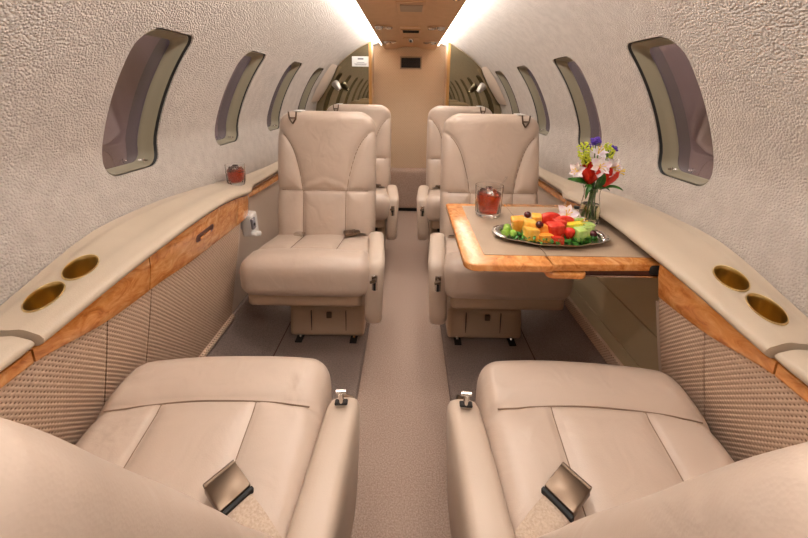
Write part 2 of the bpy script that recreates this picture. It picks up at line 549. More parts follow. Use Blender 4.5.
# ------------------------------------------------------------------ ceiling panel
CP = thing('overhead_console', 'long tan overhead service panel running down the middle of the roof', 'panel', (0, 1.2, 1.46))
YC0, YC1 = -1.0, 3.26
bm = bmesh.new()
prof = [(-.222, .012), (-.216, 0), (-.205, .0005), (-.11, .006), (-.07, .022), (.07, .022), (.11, .006), (.205, .0005), (.216, 0), (.222, .012), (.222, .03), (-.222, .03)]
add_prism(bm, prof, lambda u, v: (u, YC0-1.2, v), lambda u, v: (u, YC1-1.2, v))
obj('panel_body', bm, M['ceil'], CP, angle=50)
for (ya, yb, zz) in ((1.62, 1.86, .021), (1.05, 1.5, .021), (.3, .9, .021), (2.22, 2.48, .021)):
    bm = bmesh.new(); add_box(bm, (0, (ya+yb)/2-1.2, zz), (.125, yb-ya, .004), .0015, 1); obj('access_cover', bm, M['ceil'], CP)
bm = bmesh.new(); add_box(bm, (.004, 1.735-1.2, .0175), (.1, .13, .004), .001, 1); obj('access_cover', bm, M['taupe'], CP)

t = thing('overhead_air_grille', 'flat black slotted grille set in the middle of the overhead panel', 'grille', (.006, 2.36, 1.476))
bm = bmesh.new(); add_box(bm, (0, 0, 0), (.125, .11, .006), .002, 1); obj('grille_frame', bm, M['ceil'], t)
bm = bmesh.new()
add_box(bm, (0, 0, -.003), (.1, .085, .003))
for k in range(6): add_box(bm, (0, -.034+.0136*k, -.0055), (.098, .003, .003))
obj('grille_slats', bm, M['black'], t)
t = thing('smoke_sensor', 'tiny metal sensor on the overhead panel just above the aft wall', 'sensor', (.008, 2.74, 1.4815))
bm = bmesh.new(); add_box(bm, (0, 0, -.002), (.11, .11, .005), .002, 1); obj('sensor_plate', bm, M['ceil'], t)
bm = bmesh.new(); add_lathe(bm, [(0, -.03), (.012, -.028), (.016, -.02), (.02, -.006), (.02, -.004)], 16); obj('sensor_head', bm, M['chrome'], t)
bm = bmesh.new(); add_box(bm, (0, -.014, -.018), (.012, .008, .014)); obj('sensor_slot', bm, M['black'], t)

# reading light / gasper pairs
def make_light():
    t = thing('reading_light', '', 'ceiling light', (0, 0, 0), 0, 'chrome reading light and air outlet pairs on the overhead panel')
    bm = bmesh.new()
    add_prism(bm, rrect(0, 0, .104, .066, .032, 8), lambda u, v: (u, v, .0), lambda u, v: (u*.97, v*.97, -.004))
    obj('bezel', bm, M['ceil'], t, angle=30)
    bm = bmesh.new(); add_lathe(bm, [(.024, -.003), (.024, -.010), (.020, -.014), (.015, -.011), (.013, -.006), (0, -.006)], 20, c=(-.025, 0, 0)); obj('air_outlet', bm, M['chrome'], t)
    bm = bmesh.new(); add_lathe(bm, [(.024, -.003), (.023, -.009), (.019, -.015), (.015, -.018), (.0125, -.014)], 20, c=(.025, 0, 0)); obj('lamp_ring', bm, M['chrome'], t)
    bm = bmesh.new(); add_lathe(bm, [(.0125, -.013), (.008, -.0135), (0, -.014)], 20, c=(.025, 0, 0)); obj('lamp_lens', bm, M['lens'], t)
    return t
M['lens'] = emit_mat('lamp_lens', (1, .86, .68, 1), 14)
rl = make_light()
first = True
spots = []
for y, pos in ((2.73, 'next to the aft wall'), (2.11, 'level with the aft seats'), (1.42, 'over the folded out table'), (.90, 'over the gap between facing seats'), (.30, 'over the nearest seats')):
    for s in (-1, 1):
        lab = 'chrome reading light at %s edge of ceiling strip, %s' % ('left' if s < 0 else 'right', pos)
        x = s*.145
        if first: o = rl; o.location = (x, y, 1.4615); o['label'] = lab; o.rotation_euler = (0, 0, PI if s < 0 else 0); first = False
        else: o = dup(rl, (x, y, 1.4615), PI if s < 0 else 0, lab)
        spots.append((x+s*.021, y, s))

# cove light strips, tucked beside the panel edge
M['cove'] = emit_mat('cove_tube', (1, .93, .82, 1), 9)
for s, nm in ((-1, 'left'), (1, 'right')):
    t = thing('cove_light', 'warm white light strip along the %s edge of the overhead panel' % nm, 'light strip', (s*.232, 1.15, 1.482))
    bm = bmesh.new(); add_tube(bm, [(0, -2.1, 0), (0, 1.95, 0)], .007, 8); obj('light_tube', bm, M['cove'], t)
    bm = bmesh.new(); add_box(bm, (-s*.006, -.07, .012), (.02, 4.05, .004)); obj('channel', bm, M['white'], t)

# dark glass vent on aft wall
t = thing('wall_vent', 'small dark louvred vent with pale frame high on the aft wall', 'vent', (.012, YA-.002, 1.352))
bm = bmesh.new()
for (c, s) in (((0, 0, .048), (.19, .01, .012)), ((0, 0, -.048), (.19, .01, .012)), ((.089, 0, 0), (.012, .01, .084)), ((-.089, 0, 0), (.012, .01, .084))): add_box(bm, c, s, .002, 1)
obj('vent_frame', bm, M['taupe'], t)
bm = bmesh.new()
add_box(bm, (0, .001, 0), (.166, .003, .084))
for k in range(7): add_box(bm, (0, -.003, -.036+.012*k), (.166, .004, .003))
obj('vent_slats', bm, M['dark'], t)

# ------------------------------------------------------------------ side ledges
OUT_Z = [(-1.0, .70), (.3, .70), (.5, .706), (.585, .722), (.69, .760), (.80, .790), (1.02, .790), (1.27, .770), (1.46, .742), (1.6, .727), (1.9, .712), (2.97, .702)]
IN_X = [(-1.0, .62), (.3, .62), (.514, .614), (.605, .60), (.75, .588), (.975, .592), (1.15, .604), (1.28, .614), (1.38, .626), (1.46, .655), (1.53, .690), (1.62, .702), (2.97, .705)]
IN_Z = [(-1.0, .695), (.3, .697), (.514, .706), (.605, .732), (.75, .757), (.975, .770), (1.15, .764), (1.3, .745), (1.42, .716), (1.66, .70), (2.97, .685)]
BOT_Z = [(-1.0, .650), (.48, .656), (.52, .664), (.58, .654), (.65, .643), (.80, .643), (.95, .628), (1.28, .612), (1.36, .605), (1.45, .605), (1.55, .64)]
ins = lambda y: lerp_tab(IN_X, y)
def samp(f, y, w=.06):
    return (f(y-w)+2*f(y)+f(y+w))/4
def inx(y): return samp(lambda q: lerp_tab(IN_X, q), y)
def inz(y): return samp(lambda q: lerp_tab(IN_Z, q), y)
def outz(y): return samp(lambda q: lerp_tab(OUT_Z, q), y)
def botz(y): return samp(lambda q: lerp_tab(BOT_Z, q), y, .03)

def ledge_section(y):
    xi, zi, zo = inx(y), inz(y), outz(y)
    w = .7435-xi
    # underside inboard, round lip, top with gentle crown, down the wall
    P = [(xi+.02, zi-.024), (xi+.006, zi-.0235), (xi-.003, zi-.018), (xi-.005, zi-.010), (xi+.001, zi-.003), (xi+.012, zi+.001)]
    for k in range(1, 17):
        u = k/16
        x = xi+.012+(w-.014)*u
        zz = zi+.001+(zo-zi)*u + .004*math.sin(PI*u) + (.004*math.exp(-((u-.16)/.13)**2) if w > .1 else 0)
        if u > .78 and w > .12: zz -= .004*min(1, (u-.78)/.04)
        P.append((x, zz))
    P.append((.7435, P[-1][1]-.04)); P.append((xi+.03, zi-.030))
    return P

def sweep(bm, ys, sec, side, origin):
    R = []
    for y in ys:
        R.append([bm.verts.new((side*x-origin[0], y-origin[1], z-origin[2])) for x, z in sec(y)])
    n = len(R[0])
    for A, B in zip(R, R[1:]):
        for k in range(n): bm.faces.new((A[k], A[(k+1) % n], B[(k+1) % n], B[k]))
    bm.faces.new(R[0][::-1]); bm.faces.new(R[-1])

CUPS = [(.672, .600), (.668, .676)]
CA, CB, CTH = .0365, .0275, math.radians(62)
def cup_pt(side, k, a, r=1.0):
    u, v = r*CA*math.cos(a), r*CB*math.sin(a)
    return (side*(u*math.cos(CTH)+v*math.sin(CTH)), u*math.sin(CTH)-v*math.cos(CTH))
def ledge_top(x, y):
    S = ledge_section(y)[5:22]
    for (a, za), (b, zb) in zip(S, S[1:]):
        if a <= x <= b: return za+(zb-za)*(x-a)/(b-a)
    return S[-1][1]

for side, nm in ((-1, 'left'), (1, 'right')):
    org = (side*.70, 1.0, .60)
    L = thing('side_ledge', 'long cream leather covered side ledge with two round cup wells under the %s windows' % nm, 'ledge', org)
    bm = bmesh.new()
    ys = [.522+(.004 if i == 0 else 0)+(2.955-.522)*i/150 for i in range(151)]
    sweep(bm, ys, ledge_section, side, org)
    body = obj('ledge_top', bm, M['trim_leather'], L, angle=60)
    # drill the cup wells
    cb = bmesh.new()
    for cx, cy in CUPS:
        zc = ledge_top(cx, cy)
        ol = [cup_pt(side, 0, 2*PI*k/48) for k in range(48)]
        add_prism(cb, ol, lambda u, v: (side*cx+u-org[0], cy+v-org[1], zc-.09-org[2]), lambda u, v: (side*cx+u-org[0], cy+v-org[1], zc+.06-org[2]))
    bmesh.ops.recalc_face_normals(cb, faces=cb.faces)
    cut = obj('cutter', cb, None, smooth=False); cut.location = org
    md = body.modifiers.new('b', 'BOOLEAN'); md.object = cut; md.solver = 'EXACT'
    bpy.context.view_layer.update()
    dg = bpy.context.evaluated_depsgraph_get()
    me = bpy.data.meshes.new_from_object(body.evaluated_get(dg)); body.modifiers.clear(); body.data = me
    bpy.data.objects.remove(cut)
    for p in me.polygons: p.use_smooth = True
    me.set_sharp_from_angle(angle=math.radians(60))
    for cx, cy in CUPS:
        z = ledge_top(cx, cy)
        # plane of the ledge around the well
        dzx = (ledge_top(cx+.042, cy)-ledge_top(cx-.042, cy))/.084
        dzy = (ledge_top(cx, cy+.042)-ledge_top(cx, cy-.042))/.084
        bm = bmesh.new()
        rings = []
        for rr, zz in ((1.08, .0004), (1.06, .0020), (1.0, .0022), (.97, .0004), (.965, -.006), (.95, -.074), (.86, -.078)):
            rings.append([bm.verts.new((*cup_pt(side, 0, 2*PI*k/48, rr), zz)) for k in range(48)])
        for A, B in zip(rings, rings[1:]):
            for k in range(48): bm.faces.new((A[k], A[(k+1) % 48], B[(k+1) % 48], B[k]))
        bm.faces.new(rings[-1])
        for v in bm.verts:
            if v.co.z > -.02: v.co.z += v.co.x*side*dzx + v.co.y*dzy
            v.co += Vector((side*cx-org[0], cy-org[1], z-org[2]))
        obj('cup_holder', bm, M['brass'], L)
    # near arm pad
    bm = bmesh.new()
    ys2 = [-.98+(.516+.98)*i/60 for i in range(61)]
    def sec2(y):
        k = max(0, min(1, (.516-y)/.02)); k = 1-(1-k)**2
        S = ledge_section(y); cz = sum(z for x, z in S)/len(S); cx = .68
        return [(cx+(x-cx)*(.94+.06*k), cz+(z-cz)*(.7+.3*k)+.006*k) for x, z in S]
    sweep(bm, ys2, sec2, side, org)
    obj('arm_pad', bm, M['trim_leather'], L, angle=60)

    # cabinet face below the ledge
    C = thing('side_cabinet', 'sidewall cabinet with glossy orange burl strip above basket weave panels on the %s' % nm, 'cabinet', (side*.68, 1.0, .20))
    co = (side*.68, 1.0, .20)
    def face_x(z, y):   # panel face, slightly undercut down to the carpet
        xt = inx(y)+.016
        t = (inz(y)-.05-z)/(inz(y)-.05-.19)
        return xt+(.715-xt)*max(0, t)**1.15
    def skin(name, y0, y1, zt, zb, th, mat, ny=24, nz=8, round_end=False, gap=.0016, parent=C):
        bm = bmesh.new(); F = []; Bk = []
        for i in range(ny+1):
            y = y0+gap+(y1-y0-2*gap)*i/ny
            a, b = zt(y), zb(y)
            if round_end:
                d = max(0, y-(y1-.05))/.05
                mid = (a+b)/2; hh = (a-b)/2*math.sqrt(max(.02, 1-d*d)); a, b = mid+hh, mid-hh
            rf, rb = [], []
            for j in range(nz+1):
                z = b+(a-b)*j/nz
                e = min(j, nz-j, i, ny-i); inset = .002 if e == 0 else 0
                rf.append(bm.verts.new((side*(face_x(z, y)-th+inset)-co[0], y-co[1], z-co[2])))
                rb.append(bm.verts.new((side*(face_x(z, y)+.008)-co[0], y-co[1], z-co[2])))
            F.append(rf); Bk.append(rb)
        for i in range(ny):
            for j in range(nz):
                bm.faces.new((F[i][j], F[i+1][j], F[i+1][j+1], F[i][j+1]))
                bm.faces.new((Bk[i][j], Bk[i][j+1], Bk[i+1][j+1], Bk[i+1][j]))
            bm.faces.new((F[i][0], Bk[i][0], Bk[i+1][0], F[i+1][0])); bm.faces.new((F[i][nz], F[i+1][nz], Bk[i+1][nz], Bk[i][nz]))
        for j in range(nz):
            bm.faces.new((F[0][j], F[0][j+1], Bk[0][j+1], Bk[0][j])); bm.faces.new((F[ny][j], Bk[ny][j], Bk[ny][j+1], F[ny][j+1]))
        return obj(name, bm, mat, parent, angle=50)
    wt = lambda y: inz(y)-.0265
    wb = botz
    pt = lambda y: botz(y)-.001
    pb = lambda y: .195
    if side < 0:
        segs = [(-.98, .52), (.52, .775), (.775, 1.275), (1.275, 1.455)]
        pan = [(-.98, .66), (.66, .787), (.787, 1.31)]
        far = 1.31
    else:
        segs = [(-.98, .52), (.52, .787)]
        pan = [(-.98, .655), (.655, .792)]
        far = .79
    for k, (a, b) in enumerate(segs):
        w = skin('burl_panel', a, b, wt, wb, .006, M['burl'], ny=max(4, int((b-a)/.02)), round_end=(side < 0 and k == 3))
    for (a, b) in pan:
        skin('woven_panel', a, b, pt, pb, .002, M['weave'], ny=max(4, int((b-a)/.03)), nz=10)
    bmr = bmesh.new()
    # skirting roll at the bottom of the woven panels
    add_tube(bmr, [(side*(face_x(.20, y)-.004)-co[0], y-co[1], .199-co[2]) for y in (-.98, 0, .5, .8, 1.05, far)], .012, 8)
    obj('skirting', bmr, M['weave'], C)
    if side < 0:
        # flush finger pull in the burl
        bm = bmesh.new()
        ol = rrect(1.02, .688, .105, .024, .011, 6)
        add_prism(bm, ol, lambda u, v: (side*(face_x(v, u)-.0068)-co[0], u-co[1], v-co[2]), lambda u, v: (side*(face_x(v, u)-.002)-co[0], u-co[1], v-co[2]))
        obj('finger_pull', bm, M['brown'], C, smooth=False)
        bm = bmesh.new()
        ol = rrect(1.02, .682, .06, .008, .003, 4)
        add_prism(bm, ol, lambda u, v: (side*(face_x(v, u)-.009)-co[0], u-co[1], v-co[2]), lambda u, v: (side*(face_x(v, u)-.005)-co[0], u-co[1], v-co[2]))
        obj('latch', bm, M['burl'], C, smooth=False)
        # end cheek of cabinet
        bm = bmesh.new()
        ol = [(face_x(z, 1.31)+.001, z) for z in (.20, .35, .5, .62)] + [(.743, .62), (.743, .20)]
        add_prism(bm, ol, lambda u, v: (side*u-co[0], 1.31-co[1], v-co[2]), lambda u, v: (side*u-co[0], 1.322-co[1], v-co[2]))
        obj('end_cheek', bm, M['leather_arm'], C, smooth=False)
    else:
        # table stowage recess
        R = C
        bm = bmesh.new()
        ol = [(face_x(z, .793)+.001, z) for z in (.20, .35, .5, .62)] + [(.743, .62), (.743, .20)]
        add_prism(bm, ol, lambda u, v: (side*u-co[0], .793-co[1], v-co[2]), lambda u, v: (side*u-co[0], .803-co[1], v-co[2]))
        obj('end_cheek', bm, M['leather_arm'], C, smooth=False)
        bm = bmesh.new()
        for (xa, za, xb, zb) in ((.716, .20, .722, .30), (.724, .303, .730, .43), (.733, .433, .737, .68)):
            add_prism(bm, [(xa, za), (xb, zb), (.743, zb), (.743, za)], lambda u, v: (u-co[0], .805-co[1], v-co[2]), lambda u, v: (u-co[0], 1.44-co[1], v-co[2]))
        obj('stowage_recess', bm, M['olive'], C, angle=30)
        bm = bmesh.new()
        add_box(bm, (.715-co[0], 1.13-co[1], .225-co[2]), (.02, .61, .05), .006, 2)
        obj('skirting', bm, M['weave'], C)
        bm = bmesh.new()
        ys3 = [1.24+.2*i/14 for i in range(15)]
        F = []
        def s3(y):
            d = max(0, y-1.38)/.06; d = min(.98, d); a, b = inz(y)-.027, .635; m_ = (a+b)/2; h = (a-b)/2*math.sqrt(1-d*d)
            return [(inx(y)+.010, m_-h), (inx(y)+.010, m_+h), (inx(y)+.03, m_+h), (inx(y)+.03, m_-h)]
        sweep(bm, ys3, s3, side, co)
        obj('burl_panel', bm, M['burl'], C, angle=40)
    # brown tube painting in the ledge lip's shadow, then the plain lower wall further aft
    bm = bmesh.new()
    pts = [(side*(inx(y)+.012)-co[0], y-co[1], inz(y)-.026-co[2]) for y in [.55+i*.04 for i in range(60)]]
    add_tube(bm, pts, .003, 6)
    obj('painted_lip_shade', bm, M['brown'], C)
    bm = bmesh.new()
    ya = 1.325 if side < 0 else 1.445
    def s4(y):
        return [(.728, .192), (.732, inz(y)-.04), (.744, inz(y)-.04), (.744, .192)]
    sweep(bm, [ya+(2.96-ya)*i/20 for i in range(21)], s4, side, co)
    obj('lower_panel', bm, M['leather_arm'], C, angle=40)
    bm = bmesh.new()
    def s5(y):
        z = inz(y)-.06
        return [(.712, z-.012), (.712, z+.012), (.735, z+.012), (.735, z-.012)]
    sweep(bm, [ya+.1+(2.94-ya-.1)*i/20 for i in range(21)], s5, side, co)
    obj('trim_rail', bm, M['burl'], C, angle=40)

# white handset bracket beyond the left cabinet
t = thing('handset_holder', 'white plastic handset bracket just past the rounded end of the left burl strip', 'holder', (-.655, 1.415, .565))
bm = bmesh.new(); add_box(bm, (0, 0, 0), (.05, .055, .10), .010, 3, Matrix.Rotation(.15, 4, 'X'))
obj('holder_body', bm, M['white'], t)
bm = bmesh.new(); add_box(bm, (.024, -.02, .01), (.012, .026, .05), .004, 2, Matrix.Rotation(.15, 4, 'X')); obj('recess', bm, M['grey'], t)
bm = bmesh.new(); add_lathe(bm, [(0, 0), (.006, 0), (.006, .003), (0, .003)], 12, mat=Matrix.Translation((.030, -.024, .008)) @ Matrix.Rotation(PI/2, 4, 'Y')); obj('socket', bm, M['black'], t)
bm = bmesh.new(); add_box(bm, (.030, -.014, -.038), (.03, .05, .022), .008, 3, Matrix.Rotation(-.35, 4, 'X')); obj('cradle', bm, M['white'], t)
bm = bmesh.new(); add_box(bm, (-.062, .0, 0), (.08, .03, .04), .004, 2); obj('mount', bm, M['white'], t)

# ------------------------------------------------------------------ seats
BW = .230     # half widths
SH_SEAM = [(.232, .556), (.205, .542), (.175, .512), (.148, .465), (.128, .405), (.112, .34), (.102, .275)]
SH_SEAM = [(p.x, p.y) for p in smooth_poly([(a, b, 0) for a, b in SH_SEAM], 3)]
HS = .275
def rotx(p, a, piv):
    c, s = math.cos(a), math.sin(a)
    y, z = p.y-piv[0], p.z-piv[1]
    return Vector((p.x, piv[0]+y*c-z*s, piv[1]+y*s+z*c))

def make_seat(hand, recline, arm_x, with_belt_pos, label, group='beige leather club seats', arm_y=0.015, puffk=1.0, CW=.252, pivy=.365, H=.645):
    """local: sitter faces -y, floor z=0, cushion front y=0; arm on side +x*hand"""
    t = thing('club_seat', label, 'seat', group=group)
    # ---- cushion
    def cush(p):
        x, y, z = p.x, p.y, p.z
        u = x/CW; top = 1 if z > .02 else 0
        tt = max(0, min(1, (z+.02)/.06))
        z2 = z + tt*(.012*(1-u*u))
        # seams: transverse at y_l=.14 from the front, two longitudinal behind it
        yl = y+.24
        d1 = abs(yl-.135-.012*u*u)
        g = .004*math.exp(-(d1/.005)**2)
        dd = d1
        if yl > .13:
            d2 = min(abs(x-.095), abs(x+.095)); g = max(g, .004*math.exp(-(d2/.005)**2)); dd = min(dd, d2)
        z2 += tt*.011*(1-math.exp(-dd/.022))
        z2 -= tt*g
        z2 += tt*(.012*max(0, 1-((yl-.065)/.09)**2))          # plump front roll
        z2 -= tt*.05*max(0, yl-.14)/.34                         # slopes to the back
        f = max(0, 1-yl/.07)
        y2 = y - .010*f*(1-u*u)
        w = 1-.03*max(0, (z-.0)/.07)*0
        n = noise.noise(Vector((x*9, y*9, 3.3)))*.0025*tt
        crease = .0025*tt*math.exp(-((yl-.10)/.05)**2)*math.sin(x*70+noise.noise(Vector((x*14, y*18, 0)))*5)*min(1, abs(u)**3*1.4)
        return Vector((x*w, y2+.24, z2+n+crease+.375))
    bm = bmesh.new(); soft(bm, (CW, .24, .066), .052, .0068, cush)
    seat = obj('seat_cushion', bm, M['leather'], t, angle=180)
    bm = bmesh.new()
    for xs in (-.095, .095):
        pts = [cush(Vector((xs, yy, .066)))+Vector((0, 0, .0022)) for yy in [-.24+.137+i*.01 for i in range(32)]]
        add_tube(bm, pts, .0016, 6)
    pts = [cush(Vector((xx, -.24+.135+.012*(xx/CW)**2, .066)))+Vector((0, 0, .0022)) for xx in [-.205+.41*i/30 for i in range(31)]]
    add_tube(bm, pts, .0016, 6)
    obj('seam', bm, M['seam'], seat)
    # ---- underframe and pedestal
    bm = bmesh.new()
    soft(bm, (.222, .20, .038), .018, .02, lambda p: Vector((p.x-.01*hand+0, p.y+.235, p.z+.293)))
    obj('seat_frame', bm, M['pedestal'], t, angle=60)
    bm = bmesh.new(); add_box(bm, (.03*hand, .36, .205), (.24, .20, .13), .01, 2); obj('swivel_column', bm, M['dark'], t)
    pcx = .035*hand
    ped = bpy.data.objects.new('x', None)
    bpy.data.objects.remove(ped)
    def pedf(p):
        f = max(0, (p.z+.0)/.06)
        return Vector((p.x+pcx, p.y+.34+(.02*max(0, p.z+.06)/.12 if p.y < 0 else 0), p.z+.078))
    bm = bmesh.new(); soft(bm, (.165, .15, .068), .014, .012, pedf)
    P = obj('pedestal', bm, M['pedestal'], t, angle=60)
    for xs in (-.068, .085):
        bm = bmesh.new(); add_box(bm, (pcx+xs*hand, .1985, .078), (.0022, .010, .112), rot=None)
        obj('panel_gap', bm, M['dark'], P, smooth=False)
    bm = bmesh.new(); add_box(bm, (pcx+.01, .200, .112), (.024, .012, .028), .004, 2); obj('tab', bm, M['satin'], P)
    for xs in (-.12, .12):
        bm = bmesh.new()
        add_tube(bm, [(pcx+xs, .205, .020), (pcx+xs, .19, .006)], .007, 8)
        add_tube(bm, [(pcx+xs-.012, .20, .014), (pcx+xs+.012, .20, .014)], .004, 6)
        obj('track_foot', bm, M['chrome'], t)
    for xs in (-.12, .12):
        bm = bmesh.new(); add_box(bm, (pcx+xs, .36, .0035), (.03, .40, .007), .001, 1); obj('seat_track', bm, M['dark'], t)
    # ---- backrest
    hb = H/2
    piv = (pivy, .385)
    def back(p):
        x, y, h = p.x, p.y, p.z+hb
        front = max(0, min(1, (-y+.02)/.06))
        u = x/BW
        # width profile: narrower head
        wf = 1.0 - .15*max(0, (h-(2*hb-.10))/.10)**2.6 - .02*max(0, (h-.40)/.22)**2 - .02*max(0, (.12-h)/.12)
        # seams
        ax = abs(x)
        g = .005*math.exp(-(abs(h-HS)/.005)**2)
        if h > HS: g = max(g, .005*math.exp(-(seg_dist(ax, h, SH_SEAM)/.005)**2))
        else: g = max(g, .004*math.exp(-(abs(ax-.098)/.005)**2))
        dy = front*g*min(1, .0+puffk)
        # every panel pillows up between its seams
        if h > HS: dd = min(abs(h-HS), seg_dist(ax, h, SH_SEAM))
        else: dd = min(abs(h-HS), abs(ax-.098))
        inside = ax < .11
        puff = (.016*(1-math.exp(-dd/.025)) + .010*(1-u*u))*puffk + (.007 - .004*(1-u*u))*(1-puffk)
        bel = .010*math.exp(-((h-.13)/.12)**2)*puffk
        dy -= front*(puff+bel)
        n = noise.noise(Vector((x*8, h*8, 1.7)))*.003*front
        cr = 0
        if inside and h > HS: cr = .003*front*math.sin(h*90+abs(x)*60)*math.exp(-((h-HS-.035)/.03)**2)
        yb = y + dy + n + cr + .02*max(0, (h-.3)/.32)**2*(0)
        q = Vector((x*wf, yb+piv[0]+.058, h+piv[1]-.03))
        return rotx(q, -recline, piv)
    bm = bmesh.new(); soft(bm, (BW, .058, hb), .05, .0068, back)
    B = obj('backrest', bm, M['leather'], t, angle=180)
    bm = bmesh.new()
    fy = -.058
    def bp(x, h): return back(Vector((x, fy, h-hb))) + Vector((0, -.0026, .0006))
    add_tube(bm, [bp(-.20+.40*i/30, HS) for i in range(31)], .0016, 6)
    for s in (-1, 1):
        add_tube(bm, [bp(s*.098, .05+(HS-.05)*i/12) for i in range(13)], .0016, 6)
        add_tube(bm, [bp(s*a, b) for a, b in SH_SEAM if a < .2], .0016, 6)
    if puffk > 0: obj('seam', bm, M['seam'], B)
    else: bm.free()
    # ---- harness guide on the outboard top corner
    gx = -hand*.155
    bm = bmesh.new()
    add_box(bm, back(Vector((gx, 0, hb)))+Vector((0, -.025, .003)), (.036, .07, .005), .002, 1, None)
    obj('guide_strap', bm, M['white'], t)
    top = back(Vector((gx, -.058, hb-.03)))
    bm = bmesh.new()
    for (ax_, bx_) in (((-.018, .02), (-.014, -.012)), ((.018, .02), (.014, -.012)), ((-.014, -.012), (0, -.034)), ((.014, -.012), (0, -.034)), ((-.015, -.008), (.015, -.008))):
        add_tube(bm, [top+Vector((ax_[0], -.008, ax_[1])), top+Vector((bx_[0], -.010, bx_[1]))], .0035, 8)
    obj('harness_guide', bm, M['satin'], t)
    # ---- armrest (lowered), a leaning rounded slab
    prof = [(.025, .19), (.06, .165), (.11, .168), (.22, .20), (.29, .28), (.33, .38), (.325, .44), (.30, .462), (.25, .468), (.16, .468), (.08, .460), (.035, .450), (.012, .425), (.0, .36), (.0, .27), (.008, .22)]
    pr = smooth_poly([(a, b, 0) for a, b in prof+[prof[0]]], 3)[:-1]
    bm = bmesh.new()
    cy, cz = .17, .33
    rings = []
    hw = .034
    for k in range(9):
        v = -1+2*k/8
        sh = 1-.028*(abs(v)**3.2)/.2*(.9)
        xx = v*hw
        ring_ = []
        for p in pr:
            d = Vector((p.x-cy, p.y-cz)); L_ = d.length
            ins_ = .016*(1-math.sqrt(max(0, 1-abs(v)**2.6)))
            d = d*(1-ins_/L_)
            Y, Z = cy+d.x, cz+d.y
            ring_.append(bm.verts.new((hand*(arm_x+xx-.045*max(0, (.47-Z))-.10*max(0, Y-.05)*.9), Y+arm_y, Z)))
        rings.append(ring_)
    n = len(pr)
    for A, Bq in zip(rings, rings[1:]):
        for k in range(n): bm.faces.new((A[k], A[(k+1) % n], Bq[(k+1) % n], Bq[k]))
    bm.faces.new(rings[0]); bm.faces.new(rings[-1][::-1])
    A_ = obj('armrest', bm, M['leather_arm'], t, angle=55)
    # control plate with recline button on the front of the arm
    bm = bmesh.new()
    axp = hand*(arm_x-.045*.07)
    add_box(bm, (axp, arm_y+.0, .380), (.022, .006, .062), .002, 2, None)
    obj('control_plate', bm, M['chrome'], A_)
    bm = bmesh.new(); add_box(bm, (axp, arm_y-.0035, .366), (.009, .004, .034), .001, 1); obj('slot', bm, M['black'], A_)
    bm = bmesh.new()
    add_tube(bm, [(axp, arm_y-.002, .393), (axp, arm_y-.022, .395)], .006, 10); add_tube(bm, [(axp-.014, arm_y-.022, .393), (axp+.008, arm_y-.024, .402)], .0055, 10)
    obj('release_knob', bm, M['satin'], A_)
    # ---- lap belt
    bx = hand*with_belt_pos
    def on(x, yl, up=.004): 
        p = cush(Vector((x, yl-.24, .066))); return p+Vector((0, 0, up))
    if recline < .3:
        belt_pts = [on(hand*.20, .40), on(hand*.175, .345, .010), on(hand*.14, .335, .012), on(hand*.10, .33, .010)]
        bm = bmesh.new(); add_tube(bm, belt_pts, .020, 8, flat=.12); bo = obj('lap_belt', bm, M['satin'], t)
        bm = bmesh.new(); c = on(hand*.125, .325, .018)
        add_box(bm, c, (.056, .042, .016), .004, 2, Matrix.Rotation(.35*hand, 4, 'Z')); add_box(bm, c+Vector((.03*hand, -.004, .007)), (.03, .03, .008), .003, 2, Matrix.Rotation(.35*hand, 4, 'Z')); obj('belt_buckle', bm, M['satin'], bo)
        bm = bmesh.new(); add_box(bm, on(-hand*.11, .335, .010), (.045, .034, .012), .004, 2, Matrix.Rotation(-.3*hand, 4, 'Z')); obj('belt_tongue', bm, M['chrome'], bo)
    return t, cush

# ---- the two rows that face the camera
S_L, _ = make_seat(1, math.radians(9), .268, .1, 'left front-row leather club seat facing the camera, nearest of the two facing seats on that side')
S_L.location = (-.382, 1.215, ZS)
S_L['label'] = 'beige leather club seat facing the camera beside the left burl cabinet, fully in view'
S_R, _ = make_seat(-1, math.radians(9), .272, .1, 'x')
S_R.location = (.390, 1.215, ZS)
S_R['label'] = 'beige leather club seat facing the camera behind the folded out table'
T_L = dup(S_L, (-.350, 2.045, ZS), 0, 'beige leather seat by the left mirror, mostly hidden behind the seat in front')
T_R = dup(S_R, (.362, 2.045, ZS), 0, 'beige leather seat by the right mirror, mostly hidden behind the seat at the table')
